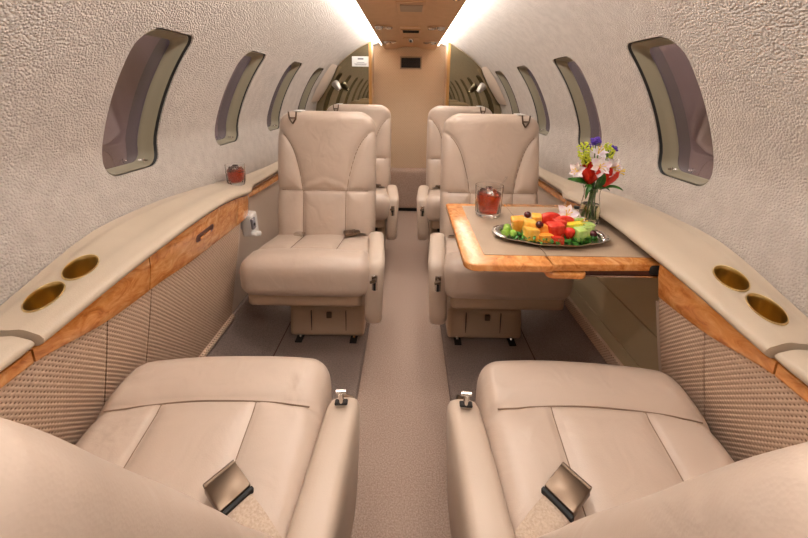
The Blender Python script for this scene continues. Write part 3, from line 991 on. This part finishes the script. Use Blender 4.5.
# ---- the nearest pair, backs toward the camera, reclined
N_L, cl = make_seat(-1, math.radians(28.2), .277, .1, 'x', arm_y=.098, puffk=.0, CW=.234, pivy=.338, H=.70)
N_L.location = (-.408, .756, ZS); N_L.rotation_euler = (0, 0, PI+math.radians(3))
N_L['label'] = 'nearest beige leather seat at lower left, its reclined back turned to the camera'
N_R, cr_ = make_seat(1, math.radians(28.2), .277, .1, 'x', arm_y=.098, puffk=.0, CW=.234, pivy=.338, H=.70)
N_R.location = (.408, .756, ZS); N_R.rotation_euler = (0, 0, PI-math.radians(3))
N_R['label'] = 'nearest beige leather seat at lower right, its reclined back turned to the camera'
for root, cf, hand, rot, pos in ((N_L, cl, -1, .0, 0), (N_R, cr_, 1, .0, 0)):
    # belt lying on the cushion with a big square buckle
    def on(x, yl, up): return cf(Vector((x, yl-.24, .066)))+Vector((0, 0, up))
    def w2l(x, y):
        q = Matrix.Rotation(-root.rotation_euler.z, 2) @ Vector((x-root.location.x, y-root.location.y)); return q
    a = w2l(-.284, .458) if root is N_L else w2l(.270, .462)
    b = w2l(-.19, .388) if root is N_L else w2l(.175, .392)
    pts = [on(a.x+(b.x-a.x)*i/8, a.y+(b.y-a.y)*i/8, .008+.006*math.sin(i/8*PI)) for i in range(9)]
    bm = bmesh.new(); add_tube(bm, pts, .022, 8, flat=.10)
    bo = obj('lap_belt', bm, M['belt'], root)
    d = (a-b).normalized(); ang = math.atan2(d.y, d.x)
    bm = bmesh.new(); c = on(a.x, a.y, .022)
    Rm = Matrix.Rotation(ang, 4, 'Z') @ Matrix.Rotation(math.radians(-10), 4, 'Y')
    add_box(bm, c, (.050, .052, .015), .003, 2, Rm)
    add_tube(bm, [c+Rm @ Vector((.026, -.025, .004)), c+Rm @ Vector((.026, .025, .004))], .0045, 8)
    bk = obj('belt_buckle', bm, M['satin'], bo)
    bm = bmesh.new(); add_box(bm, c+Rm @ Vector((-.0285, 0, -.002)), (.007, .054, .011), .001, 1, Rm); obj('webbing_keeper', bm, M['black'], bk)
    # knob standing on the arm end
for root, hand in ((N_L, -1), (N_R, 1)):
    bm = bmesh.new(); ax = hand*(.277-.004)
    add_tube(bm, [(ax, .158, .468), (ax, .158, .490)], .006, 12)
    add_tube(bm, [(ax-.010, .158, .492), (ax+.010, .158, .492)], .005, 12)
    obj('arm_knob', bm, M['chrome'], root)
    bm = bmesh.new(); add_box(bm, (ax, .158, .4670), (.026, .014, .006), .002, 1); obj('knob_slot', bm, M['dark'], root)

# ------------------------------------------------------------------ table
TZ = .72
TB = thing('folding_table', 'burl edged folding table with taupe leather top pulled out from the right ledge', 'table', (.38, 1.0, TZ))
def tb(x, y): return (x-.38, y-1.0)
XL, XM, XR, YN, YF = .140, .352, .640, .783, 1.258
def slab(name, x0, x1, y0, y1, rad, mat, z0, z1, parent, bev=0):
    bm = bmesh.new()
    ol = rrect((x0+x1)/2-.38, (y0+y1)/2-1.0, x1-x0, y1-y0, rad, 8)
    A = [bm.verts.new((u, v, z0)) for u, v in ol]; B = [bm.verts.new((u, v, z1)) for u, v in ol]
    n = len(A)
    for k in range(n): bm.faces.new((A[k], A[(k+1) % n], B[(k+1) % n], B[k]))
    bm.faces.new(A[::-1]); f = bm.faces.new(B)
    bmesh.ops.recalc_face_normals(bm, faces=bm.faces)
    if bev:
        es = [e for e in bm.edges if all(abs(v.co.z-z1) < 1e-6 for v in e.verts) or all(abs(v.co.z-z0) < 1e-6 for v in e.verts)]
        bmesh.ops.bevel(bm, geom=es, offset=bev, segments=3, profile=.5, affect='EDGES')
    return obj(name, bm, mat, parent, angle=30)
# rrect corner order: (+,+),(-,+),(-,-),(+,-)
leafA = slab('table_leaf', XL, XM-.0012, YN, YF, [.002, .015, .03, .002], M['burl'], -.019, 0, TB, .004)
leafB = slab('table_leaf', XM+.0012, XR, YN+.007, YF, [.004, .002, .002, .004], M['burl'], -.019, 0, TB, .003)
for v in leafB.data.vertices:
    if v.co.y < -.1: v.co.y += .012*(v.co.x+.38-XM)/(XR-XM)
slab('leather_inset', XL+.055, XM-.001, YN+.052, YF-.035, [.001, .004, .006, .001], M['taupe'], -.002, .0012, leafA)
slab('leather_inset', XM+.001, XR-.002, YN+.052, YF-.035, [.001, .001, .001, .001], M['taupe'], -.002, .0012, leafB)
slab('lower_slide', XM-.012, XM+.085, YN+.002, YF-.1, [.004, .004, .02, .02], M['burl'], -.037, -.0215, TB, .004)
slab('support_rail', XM-.005, XR, YN+.018, YN+.045, [.002]*4, M['brown'], -.029, -.0195, TB)
slab('chrome_rail', XM+.07, XR-.01, YN+.012, YN+.02, [.001]*4, M['chrome'], -.034, -.0295, TB)
slab('support_rail', XM-.005, XR, YF-.09, YF-.06, [.002]*4, M['brown'], -.029, -.0195, TB)
bm = bmesh.new()
add_box(bm, (XR-.022-.38, YN+.032-1.0, -.016), (.060, .040, .026), .009, 3, None)
obj('hinge', bm, M['black'], TB)
bm = bmesh.new()
add_box(bm, (XR-.015-.38, YF-.05-1.0, .004), (.07, .022, .012), .004, 2, Matrix.Rotation(-.3, 4, 'Z'))
obj('hinge', bm, M['black'], TB)

# ------------------------------------------------------------------ drinks
M['glass'] = glass_mat('clear_glass', (1, 1, 1, 1), 1.45)
M['tea'] = glass_mat('red_tea', srgb(190, 60, 22), 1.33); 
M['tea'].node_tree.nodes['Principled BSDF'].inputs['Roughness'].default_value = .02
M['ice'] = glass_mat('ice', (1, 1, 1, 1), 1.31, .08)
def tumbler(loc, r, h, label, cat='drinking glass', straw=True):
    g = thing('glass_tumbler', label, cat, loc, 0, 'glasses of iced red drink')
    bm = bmesh.new()
    def rm(a, z): return 1+.022*math.cos(a*14)*max(0, min(1, (h*.55-z)/(h*.3)))*(1 if z > .004 else .4)
    add_lathe(bm, [(0, 0), (r*.82, 0), (r*.90, .006), (r*.93, h*.25), (r*.97, h*.6), (r, h), (r-.0022, h), (r*.97-.0026, h*.6), (r*.90-.003, h*.25), (r*.8-.003, .012), (0, .010)], 56, rmod=rm)
    obj('glass', bm, M['glass'], g, angle=30)
    bm = bmesh.new()
    add_lathe(bm, [(0, .0125), (r*.74-.003, .0135), (r*.86-.0035, h*.25), (r*.925-.0035, h*.55), (r*.94-.0035, h*.74), (0, h*.74)], 40)
    obj('red_drink', bm, M['tea'], g, angle=30)
    for k in range(5):
        a = k*2.3; rr = r*.42 if k else 0
        bm = bmesh.new(); add_box(bm, (rr*math.cos(a), rr*math.sin(a), h*(.78 if k % 2 else .84)-.002*k), (.022, .020, .018), .003, 2, Matrix.Rotation(a, 4, 'Z') @ Matrix.Rotation(.4, 4, 'X'))
        obj('ice_cube', bm, M['ice'], g)
    if straw:
        bm = bmesh.new(); add_tube(bm, [(-.01, 0, .02), (r*.75, .006, h*.9), (r*1.25, .01, h*1.28)], .0025, 8)
        obj('stirrer', bm, M['glass'], g)
    return g
tumbler((.268, 1.135, TZ+.0015), .0455, .100, 'cut glass tumbler of iced red tea standing on the taupe table top')
zz = ledge_top(.680, 1.385)
gl = tumbler((-.680, 1.385, zz+.001), .037, .082, 'glass tumbler of iced red drink standing on the left ledge', straw=False)

# ------------------------------------------------------------------ platter
def px_table(pts): pass
PC = (.400, .945)     # platter centre
PL = thing('silver_platter', 'oval silver serving platter with scalloped rim on the table', 'platter', (PC[0], PC[1], TZ+.0015), math.radians(-3))
bm = bmesh.new()
PA, PB = .150, .082
def rim(a, z): return 1+(.035*math.cos(a*10) if z > .010 else 0)
add_lathe(bm, [(0, .002), (.72, .002), (.80, .005), (.90, .012), (.97, .015), (1.0, .0155), (1.0, .013), (.95, .011), (.88, .008), (.78, .001), (.72, 0), (0, 0)], 96, rmod=rim, sx=PA, sy=PB)
obj('tray', bm, mat_base('silver', srgb(190, 185, 180), .18, 1)[0], PL, angle=60)
for s in (-1, 1):
    bm = bmesh.new()
    for k in range(7):
        a = (-.42+.14*k); 
        r_ = .010 if k in (0, 6) else .012
        bmesh.ops.create_icosphere(bm, subdivisions=2, radius=r_, matrix=Matrix.Translation((s*(PA*.985*math.cos(a)), PB*1.0*math.sin(a), .0150)) @ Matrix.Diagonal((1, 1, .35, 1)))
    obj('handle_ornament', bm, M['chrome'], PL)

def food_mat(name, c1, c2, rough=.25, sub=.25, scale=60, bump=.3):
    m = noise_mat(name, c1, c2, scale, rough, bump, scale*2, .001)
    b = m.node_tree.nodes['Principled BSDF']; b.inputs['Subsurface Weight'].default_value = sub; b.inputs['Subsurface Radius'].default_value = (.01, .006, .003)
    return m
M['canta'] = food_mat('cantaloupe_flesh', srgb(243, 160, 52), srgb(250, 184, 84))
M['mango'] = food_mat('pale_melon', srgb(248, 186, 70), srgb(252, 208, 110))
M['water'] = food_mat('watermelon_flesh', srgb(214, 46, 34), srgb(236, 86, 62))
M['honey'] = food_mat('honeydew_flesh', srgb(176, 214, 110), srgb(206, 230, 150))
M['pine'] = food_mat('pineapple_flesh', srgb(240, 214, 40), srgb(250, 232, 96))
M['rgrape'] = food_mat('red_grape_skin', srgb(58, 12, 20), srgb(92, 22, 30), .12, .05)
M['ggrape'] = food_mat('green_grape_skin', srgb(132, 176, 62), srgb(166, 204, 96), .12, .3)
M['straw'] = food_mat('strawberry_skin', srgb(206, 34, 26), srgb(226, 62, 44), .25, .1, 180, .8)
M['leaf'] = noise_mat('parsley_green', srgb(40, 104, 24), srgb(72, 148, 40), 120, .5)
M['leafd'] = noise_mat('dark_leaf', srgb(30, 76, 24), srgb(56, 116, 38), 30, .35)
M['stem'] = noise_mat('stem_green', srgb(52, 98, 34), srgb(84, 128, 50), 60, .5)

def place(root, x, y, z): root.location = (x, y, TZ+.0175+z)
def blob(name, mat, pos, size, label, cat, group, kind='chunk', rz=None):
    bm = bmesh.new()
    if kind == 'chunk':
        def f(p):
            q = p+Vector((noise.noise(p*60+Vector(pos)*9), noise.noise(p*60+Vector((5, 1, 2))+Vector(pos)*7), noise.noise(p*60+Vector((1, 7, 3)))))*.0016
            q.x *= 1+.12*q.z/size[2]; return q
        soft(bm, tuple(s/2 for s in size), min(size)*.13, min(size)/9, f)
    elif kind == 'wedge':
        def f(p):
            k = .55+.45*(.5-p.z/size[2]); return Vector((p.x, p.y*k, p.z+.18*size[2]*math.cos(p.x/size[0]*PI)))
        soft(bm, tuple(s/2 for s in size), min(size)*.2, min(size)/9, f)
    elif kind == 'ball':
        bmesh.ops.create_uvsphere(bm, u_segments=18, v_segments=12, radius=.5, matrix=Matrix.Diagonal((size[0], size[1], size[2], 1)))
    elif kind == 'berry':
        add_lathe(bm, [(0, -.5), (.14, -.45), (.3, -.25), (.42, .05), (.45, .25), (.36, .43), (.12, .5), (0, .49)], 20, rmod=lambda a, z: 1+.02*math.cos(9*a+z*30))
        bmesh.ops.scale(bm, vec=size, verts=bm.verts)
    o = obj(name, bm, mat, None, angle=80 if kind != 'chunk' else 60)
    o.location = (pos[0], pos[1], TZ+.005+pos[2])
    o.rotation_euler = (random.uniform(-.15, .15), random.uniform(-.15, .15), random.uniform(0, 3) if rz is None else rz)
    return tag(o, label, cat, group)

G = 'fruit pieces arranged on the silver platter'
FR = [
 # name, mat, (dx,dy,z), size, kind, label
 ('green_grape', 'ggrape', (-.118, .006, .018), (.022, .022, .024), 'ball', 'green grape at the left tip of the fruit platter, topmost'),
 ('green_grape', 'ggrape', (-.128, -.012, .014), (.021, .021, .023), 'ball', 'green grape at the far left rim of the platter'),
 ('green_grape', 'ggrape', (-.108, -.018, .016), (.021, .022, .021), 'ball', 'green grape just left of the lower melon cube'),
 ('green_grape', 'ggrape', (-.112, .028, .015), (.022, .021, .022), 'ball', 'green grape at the back left of the platter'),
 ('cantaloupe_chunk', 'canta', (-.083, .022, .028), (.036, .034, .042), 'chunk', 'orange cantaloupe chunk leftmost on the platter beside the green grapes'),
 ('cantaloupe_chunk', 'mango', (-.060, -.002, .032), (.034, .032, .036), 'chunk', 'golden melon chunk under the upper dark grape'),
 ('cantaloupe_chunk', 'mango', (-.064, -.034, .022), (.036, .030, .034), 'chunk', 'pale golden melon chunk at the front left of the platter'),
 ('cantaloupe_chunk', 'mango', (-.030, .026, .034), (.026, .030, .046), 'chunk', 'upright yellow melon piece right of the upper dark grape'),
 ('cantaloupe_chunk', 'canta', (-.028, -.012, .024), (.032, .030, .034), 'chunk', 'orange melon chunk beside the lower dark grape and watermelon cube'),
 ('cantaloupe_chunk', 'canta', (-.030, -.044, .015), (.038, .026, .022), 'chunk', 'orange melon piece at the front rim under the lower dark grape'),
 ('red_grape', 'rgrape', (-.056, .030, .054), (.021, .020, .019), 'ball', 'dark red grape on top of the orange melon, upper one'),
 ('red_grape', 'rgrape', (-.040, -.024, .045), (.021, .020, .020), 'ball', 'dark red grape on top of the orange melon, lower one'),
 ('watermelon_chunk', 'water', (.012, .036, .032), (.060, .034, .040), 'wedge', 'red watermelon wedge at the back of the platter'),
 ('watermelon_chunk', 'water', (.045, .022, .030), (.056, .030, .036), 'wedge', 'darker watermelon wedge next to the white blossom'),
 ('watermelon_chunk', 'water', (.004, -.022, .030), (.040, .034, .040), 'chunk', 'square watermelon cube in the middle front of the platter'),
 ('watermelon_chunk', 'water', (.022, .000, .034), (.034, .026, .034), 'chunk', 'watermelon cube behind the square front cube'),
 ('watermelon_chunk', 'water', (-.002, -.052, .014), (.034, .020, .018), 'chunk', 'flat watermelon slice at the very front rim'),
 ('strawberry', 'straw', (.038, -.036, .024), (.030, .030, .036), 'berry', 'strawberry standing right of the watermelon cube'),
 ('pineapple_chunk', 'pine', (.066, .004, .030), (.040, .026, .026), 'chunk', 'bright yellow pineapple piece between watermelon and honeydew'),
 ('pineapple_chunk', 'pine', (.058, .020, .030), (.026, .026, .024), 'chunk', 'bright yellow pineapple piece behind the other pineapple piece'),
 ('honeydew_chunk', 'honey', (.086, .030, .034), (.027, .025, .028), 'chunk', 'pale green honeydew chunk at the back right near the vase'),
 ('honeydew_chunk', 'honey', (.108, .008, .026), (.028, .026, .028), 'chunk', 'pale green honeydew chunk at the right tip of the platter'),
 ('honeydew_chunk', 'honey', (.066, -.034, .024), (.026, .028, .034), 'chunk', 'pale green honeydew chunk just right of the strawberry'),
 ('honeydew_chunk', 'honey', (.088, -.020, .026), (.025, .026, .030), 'chunk', 'pale green honeydew chunk left of the lone dark grape'),
 ('red_grape', 'rgrape', (.104, -.030, .024), (.022, .021, .020), 'ball', 'dark red grape at the right end of the platter'),
]
for nm, mt, (dx, dy, z), sz, kd, lb in FR:
    blob(nm, M[mt], (PC[0]+dx, PC[1]+dy, z), sz, lb, nm.split('_')[-1] if nm != 'strawberry' else 'strawberry', G, kd, None if kd in ('ball',) else random.uniform(-.3, .3))
# bed of hidden rind supporting the pile
bm = bmesh.new()
for k in range(900):
    a = random.uniform(0, 2*PI); r = math.sqrt(random.uniform(0, 1))
    front = math.sin(a) < -.2
    r = r if not front else max(r, .5)
    c = Vector((PA*.86*r*math.cos(a), PB*.88*r*math.sin(a), random.uniform(.006, .016 if not front else .022)))
    d = Vector((random.uniform(-1, 1), random.uniform(-1, 1), random.uniform(0, 1))).normalized()*.008
    e = d.cross(Vector((0, 0, 1))).normalized()*.004+Vector((0, 0, random.uniform(-.003, .003)))
    vs = [bm.verts.new(c-e*.6), bm.verts.new(c+d*.5-e), bm.verts.new(c+d), bm.verts.new(c+d*.5+e), bm.verts.new(c+e*.6)]
    bm.faces.new(vs)
o = obj('parsley', bm, M['leaf'], smooth=False, recalc=False); o.location = (PC[0], PC[1], TZ+.0015); o['kind'] = 'stuff'
tag(o, 'curly green parsley bedded around the fruit on the silver platter', 'parsley')

# ------------------------------------------------------------------ flowers
def petal(bm, base, direction, up, L, W, cup=.3, n=6, mi=0, curl=0.0):
    d = direction.normalized(); s = d.cross(up).normalized(); u = s.cross(d).normalized()
    rows = []
    for i in range(n+1):
        t = i/n
        w = W*math.sin(PI*min(1, .12+t*.86))**.8*(1 if t < .999 else .25)
        c = base + d*L*t + u*(cup*L*t*t-curl*L*t**3)
        rows.append([bm.verts.new(c+s*w*k*.5+u*(.18*W*(k*k))) for k in (-1, -.5, 0, .5, 1)])
    for A, B in zip(rows, rows[1:]):
        for k in range(4):
            f = bm.faces.new((A[k], A[k+1], B[k+1], B[k])); f.material_index = mi

M['rose'] = noise_mat('red_rose_petal', srgb(196, 30, 16), srgb(222, 52, 28), 30, .5)
M['rosed'] = noise_mat('deep_rose_petal', srgb(150, 20, 18), srgb(190, 30, 20), 30, .5)
M['lily'] = noise_mat('white_pink_petal', srgb(255, 253, 253), srgb(243, 222, 234), 70, .45)
M['purple'] = noise_mat('purple_floret', srgb(70, 38, 150), srgb(104, 66, 190), 90, .6)
M['golden'] = noise_mat('yellow_green_floret', srgb(190, 206, 40), srgb(222, 226, 74), 90, .6)
M['yell'] = mat_base('yellow_throat', srgb(236, 200, 60), .6)[0]

VX, VY, VZ = .572, 1.075, TZ+.0015
def to_local(p, o): return Vector(p)-Vector(o)
def stem_to(head, foot=None, r=.0022, parent=None, origin=None):
    bm = bmesh.new()
    foot = foot or Vector((VX+random.uniform(-.014, .014), VY+random.uniform(-.014, .014), VZ+.014))
    neck = Vector((VX+(head.x-VX)*.22, VY+(head.y-VY)*.22, VZ+.115))
    pts = smooth_poly([foot, neck, head], 6)
    add_tube(bm, [p-origin for p in pts], r, 7)
    return obj('stem', bm, M['stem'], parent)

def rose(h, label, tilt, K=1.25):
    t = thing('red_rose', label, 'rose', h, 0, 'red roses in the glass vase'); o = Vector(h)
    stem_to(Vector(h)-Vector((0, 0, .012)), parent=t, origin=o)
    Rm = Matrix.Rotation(tilt[0], 3, 'X') @ Matrix.Rotation(tilt[1], 3, 'Y')
    bm = bmesh.new()
    rr = .0315
    # layered bud: shells of overlapping petals
    for lay, (R, Hh, npet, open_) in enumerate(((.0205, .050, 5, .06), (.0180, .053, 4, -.02), (.014, .055, 4, -.12), (.010, .055, 3, -.25), (.006, .053, 2, -.3))):
        for k in range(npet):
            a0 = 2*PI*k/npet+lay*.7; span = 2*PI/npet*1.45
            rows = []
            for i in range(9):
                tt = i/8
                rad = R*(math.sin(min(1, tt*1.25+.12)*PI/2))*(1+open_*tt*tt) * (1.0 if tt < .8 else 1.0+.10*(tt-.8)/.2*(1 if lay < 2 else 0))
                row = []
                for j in range(7):
                    w = (j/6-.5)
                    a = a0+w*span*(.5+.5*math.sin(PI*min(1, tt+.25)))
                    z = -.020+Hh*tt*(1-.35*(2*w)**2*tt)
                    row.append(bm.verts.new(K*(Rm @ Vector((rad*(1+.03*w)*math.cos(a), rad*(1+.03*w)*math.sin(a), z)))))
                rows.append(row)
            for A, B in zip(rows, rows[1:]):
                for q in range(6): bm.faces.new((A[q], A[q+1], B[q+1], B[q]))
    obj('petals', bm, M['rose'], t, angle=180, recalc=False)
    bm = bmesh.new()
    for k in range(5):
        a = k*2*PI/5; petal(bm, Rm @ Vector((0, 0, -.027)), Rm @ Vector((math.cos(a), math.sin(a), .2)), Vector((0, 0, 1)), .024, .010, -.25)
    obj('sepals', bm, M['leafd'], t, recalc=False)
    return t
rose((.552, 1.060, .873), 'left red rose in the vase, above the long pointed leaf', (.25, -.15))
rose((.598, 1.055, .868), 'right red rose in the vase, nearest the ledge', (.2, .05))

def lily(h, face, label, stem=True, group='white lilies in the glass vase', S=1.0, roll=0):
    t = thing('white_lily', label, 'flower', h, 0, group); o = Vector(h)
    if stem: stem_to(Vector(h), parent=t, origin=o, r=.0018)
    f = Vector(face).normalized(); q = f.to_track_quat('Z', 'Y').to_matrix()
    bm = bmesh.new()
    for k in range(6):
        a = roll+k*PI/3
        d = q @ Vector((math.cos(a), math.sin(a), .75 if k % 2 else .5))
        petal(bm, q @ Vector((0, 0, .001)), d, f, (.034 if k % 2 else .036)*S, (.019 if k % 2 else .027)*S, -.10, 6, 0, .15)
    obj('petals', bm, M['lily'], t, angle=180, recalc=False)
    bm = bmesh.new()
    for k in range(5):
        a = k*1.25
        add_tube(bm, [Vector((0, 0, 0)), q @ Vector((.005*math.cos(a), .005*math.sin(a), .02)), q @ Vector((.009*math.cos(a), .009*math.sin(a), .028))], [.0008, .0008, .0016], 5)
    obj('stamens', bm, M['yell'], t)
    return t
lily((.566, 1.045, .908), (-.1, -1, .25), 'white lily front and centre above the two red roses', roll=.3, S=1.0)
lily((.603, 1.05, .905), (.25, -1, .1), 'white and pink lily above the right red rose', roll=.0, S=.95)
lily((.522, 1.072, .888), (-.9, -.6, .1), 'pale pink lily at the left side of the bouquet', roll=.5, S=.85)
lily((.580, 1.085, .938), (.0, -.6, .9), 'white lily at the top of the bouquet under the purple bloom', roll=.8, S=.85)
lily((.628, 1.07, .890), (.9, -.5, .0), 'small white lily at the right edge of the bouquet', roll=.2, S=.6)
b1 = lily((.462, .992, TZ+.052), (-.1, -.75, .65), 'white and pink blossom lying at the back of the fruit platter', stem=False, group='loose blossoms by the platter', S=1.0, roll=.15)
b2 = lily((.487, .972, TZ+.040), (.4, -.8, .4), 'smaller pink streaked blossom beside the honeydew at the back of the platter', stem=False, group='loose blossoms by the platter', S=.7, roll=.4)

def cluster(name, h, R, n, mat, label, cat, squash=1.0, fr=.0042):
    t = thing(name, label, cat, h, 0, 'filler flowers in the glass vase'); o = Vector(h)
    stem_to(Vector(h), parent=t, origin=o, r=.0016)
    bm = bmesh.new()
    for k in range(n):
        v = Vector((random.gauss(0, 1), random.gauss(0, 1), random.gauss(0, 1))).normalized()*R*random.uniform(.45, 1)
        v.z *= squash
        bmesh.ops.create_icosphere(bm, subdivisions=1, radius=fr*random.uniform(.7, 1.3), matrix=Matrix.Translation(v))
    obj('florets', bm, mat, t, smooth=False)
    bm = bmesh.new()
    for k in range(14):
        v = Vector((random.gauss(0, 1), random.gauss(0, 1), random.gauss(0, 1))).normalized()*R*.85; v.z *= squash
        add_tube(bm, [Vector((0, 0, -R*.8)), v], .0007, 4)
    obj('sprig', bm, M['stem'], t)
    return t
cluster('goldenrod_sprig', (.536, 1.085, .945), .024, 90, M['golden'], 'yellow green sprig at the upper left of the bouquet', 'flower', 1.3, .0032)
cluster('goldenrod_sprig', (.545, 1.080, .918), .018, 60, M['golden'], 'yellow green sprig just above the left red rose', 'flower', 1.1, .0032)
cluster('goldenrod_sprig', (.614, 1.090, .948), .022, 80, M['golden'], 'yellow green sprig at the upper right of the bouquet', 'flower', 1.2, .0032)
cluster('statice_sprig', (.574, 1.095, .977), .015, 60, M['purple'], 'deep purple bloom at the very top of the bouquet', 'flower', .9, .0040)
cluster('statice_sprig', (.632, 1.092, .956), .011, 26, M['purple'], 'small purple bloom at the upper right of the bouquet', 'flower', 1, .0034)
cluster('statice_sprig', (.552, 1.095, .962), .010, 22, M['purple'], 'small purple bloom behind the left yellow sprig', 'flower', 1, .0034)

def leafy(base, pts, W, label):
    t = thing('long_leaf', label, 'leaf', base, 0, 'green leaves in the glass vase'); o = Vector(base)
    bm = bmesh.new()
    P = smooth_poly([Vector(p) for p in pts], 5); n = len(P)-1
    rows = []
    for i, p in enumerate(P):
        tg = (P[min(i+1, n)]-P[max(i-1, 0)]).normalized(); s = tg.cross(Vector((0, -.6, .8))).normalized(); u = s.cross(tg)
        w = W*math.sin(PI*(.06+.92*i/n))**.8
        rows.append([bm.verts.new(p+s*w*k-o+u*abs(k)*w*.35) for k in (-1, -.5, 0, .5, 1)])
    for A, B in zip(rows, rows[1:]):
        for k in range(4): bm.faces.new((A[k], A[k+1], B[k+1], B[k]))
    obj('blade', bm, M['leafd'], t, angle=180, recalc=False)
    bm = bmesh.new(); add_tube(bm, [p-o for p in P], .0009, 5); obj('midrib', bm, M['stem'], t)
leafy((.57, 1.07, .835), [(.570, 1.07, .832), (.545, 1.06, .852), (.515, 1.05, .862), (.478, 1.045, .868)], .013, 'long pointed green leaf reaching left out of the vase')
leafy((.57, 1.07, .835), [(.572, 1.06, .832), (.548, 1.04, .850), (.534, 1.03, .838), (.530, 1.028, .812)], .006, 'narrow curled leaf drooping in front of the vase on the left')
leafy((.585, 1.07, .835), [(.585, 1.06, .834), (.61, 1.05, .846), (.635, 1.05, .842), (.652, 1.05, .834)], .006, 'thin leaf drooping over the ledge right of the roses')
leafy((.58, 1.06, .83), [(.578, 1.06, .825), (.574, 1.045, .85), (.575, 1.035, .875), (.578, 1.03, .89)], .012, 'broad dark leaf between the two red roses')

VS = thing('glass_vase', 'small clear glass vase holding the bouquet at the ledge end of the table', 'vase', (VX, VY, VZ))
bm = bmesh.new()
outer = [(0, 0), (.026, 0), (.030, .004), (.031, .02), (.030, .045), (.026, .07), (.0225, .09), (.024, .108), (.028, .118)]
inner = [(.0265, .118), (.0225, .108), (.021, .09), (.0245, .07), (.0285, .045), (.0295, .02), (.026, .010), (0, .009)]
add_lathe(bm, outer+inner, 48, rmod=lambda a, z: 1+.02*math.cos(8*a)*(1 if .01 < z < .08 else 0))
obj('vase_body', bm, M['glass'], VS, angle=40)
bm = bmesh.new()
add_lathe(bm, [(0, .0100), (.0255, .0105), (.029, .02), (.028, .045), (.0253, .062), (0, .062)], 40)
obj('water', bm, glass_mat('vase_water', srgb(236, 240, 205), 1.33), VS, angle=40)

# ------------------------------------------------------------------ lights
def area(name, loc, size, power, col, rot):
    l = bpy.data.lights.new(name, 'AREA'); l.shape = 'RECTANGLE'; l.size = size[0]; l.size_y = size[1]; l.energy = power; l.color = col
    o = bpy.data.objects.new(name, l); COL.objects.link(o); o.location = loc; o.rotation_euler = rot; return o
for s in (-1, 1):
    # cove fluorescent throwing light up and outboard onto the wall
    area('cove_lamp', (s*.245, 1.15, 1.490), (.02, 4.0), 22, (1, .955, .91), (0, math.radians(s*-(180-78)), 0))
for x, y, s in spots:
    l = bpy.data.lights.new('reading_lamp', 'SPOT'); l.energy = 6.6; l.color = (1, .93, .88); l.spot_size = math.radians(125); l.spot_blend = .8; l.shadow_soft_size = .02
    o = bpy.data.objects.new('reading_lamp', l); COL.objects.link(o); o.location = (x, y, 1.443); o.rotation_euler = (0, math.radians(-s*-14), 0)

w = bpy.data.worlds.new('World'); scn.world = w; w.use_nodes = True
wt_ = w.node_tree; bg = wt_.nodes['Background']; bg.inputs[1].default_value = .75
tcw = nd(wt_, 'ShaderNodeTexCoord'); nw = nd(wt_, 'ShaderNodeTexNoise'); nw.inputs['Scale'].default_value = 3.6; nw.inputs['Detail'].default_value = 3
wt_.links.new(tcw.outputs['Generated'], nw.inputs['Vector'])
rw = ramp(wt_, [(.42, (.05, .035, .04, 1)), (.50, (.34, .29, .32, 1)), (.70, (.52, .46, .50, 1))])
wt_.links.new(nw.outputs['Fac'], rw.inputs['Fac']); wt_.links.new(rw.outputs[0], bg.inputs[0])

# ------------------------------------------------------------------ camera
cam = bpy.data.cameras.new('Camera'); co_ = bpy.data.objects.new('Camera', cam); COL.objects.link(co_)
cam.sensor_fit = 'HORIZONTAL'; cam.sensor_width = 36; cam.lens = 360/808*36
cam.shift_x = (404-407.6)/808; cam.shift_y = -(269-170.5)/808
cam.clip_start = .01; cam.clip_end = 50
R = Matrix.Rotation(PI/2-.22, 4, 'X') @ Matrix.Rotation(.017, 4, 'Z')
co_.matrix_world = Matrix.Translation((0, 0, 1.12)) @ R
scn.camera = co_
scn.view_settings.view_transform = 'Standard'; scn.view_settings.look = 'None'
scn.view_settings.gamma = 1; scn.view_settings.use_curve_mapping = False
scn.view_settings.exposure = -0.06
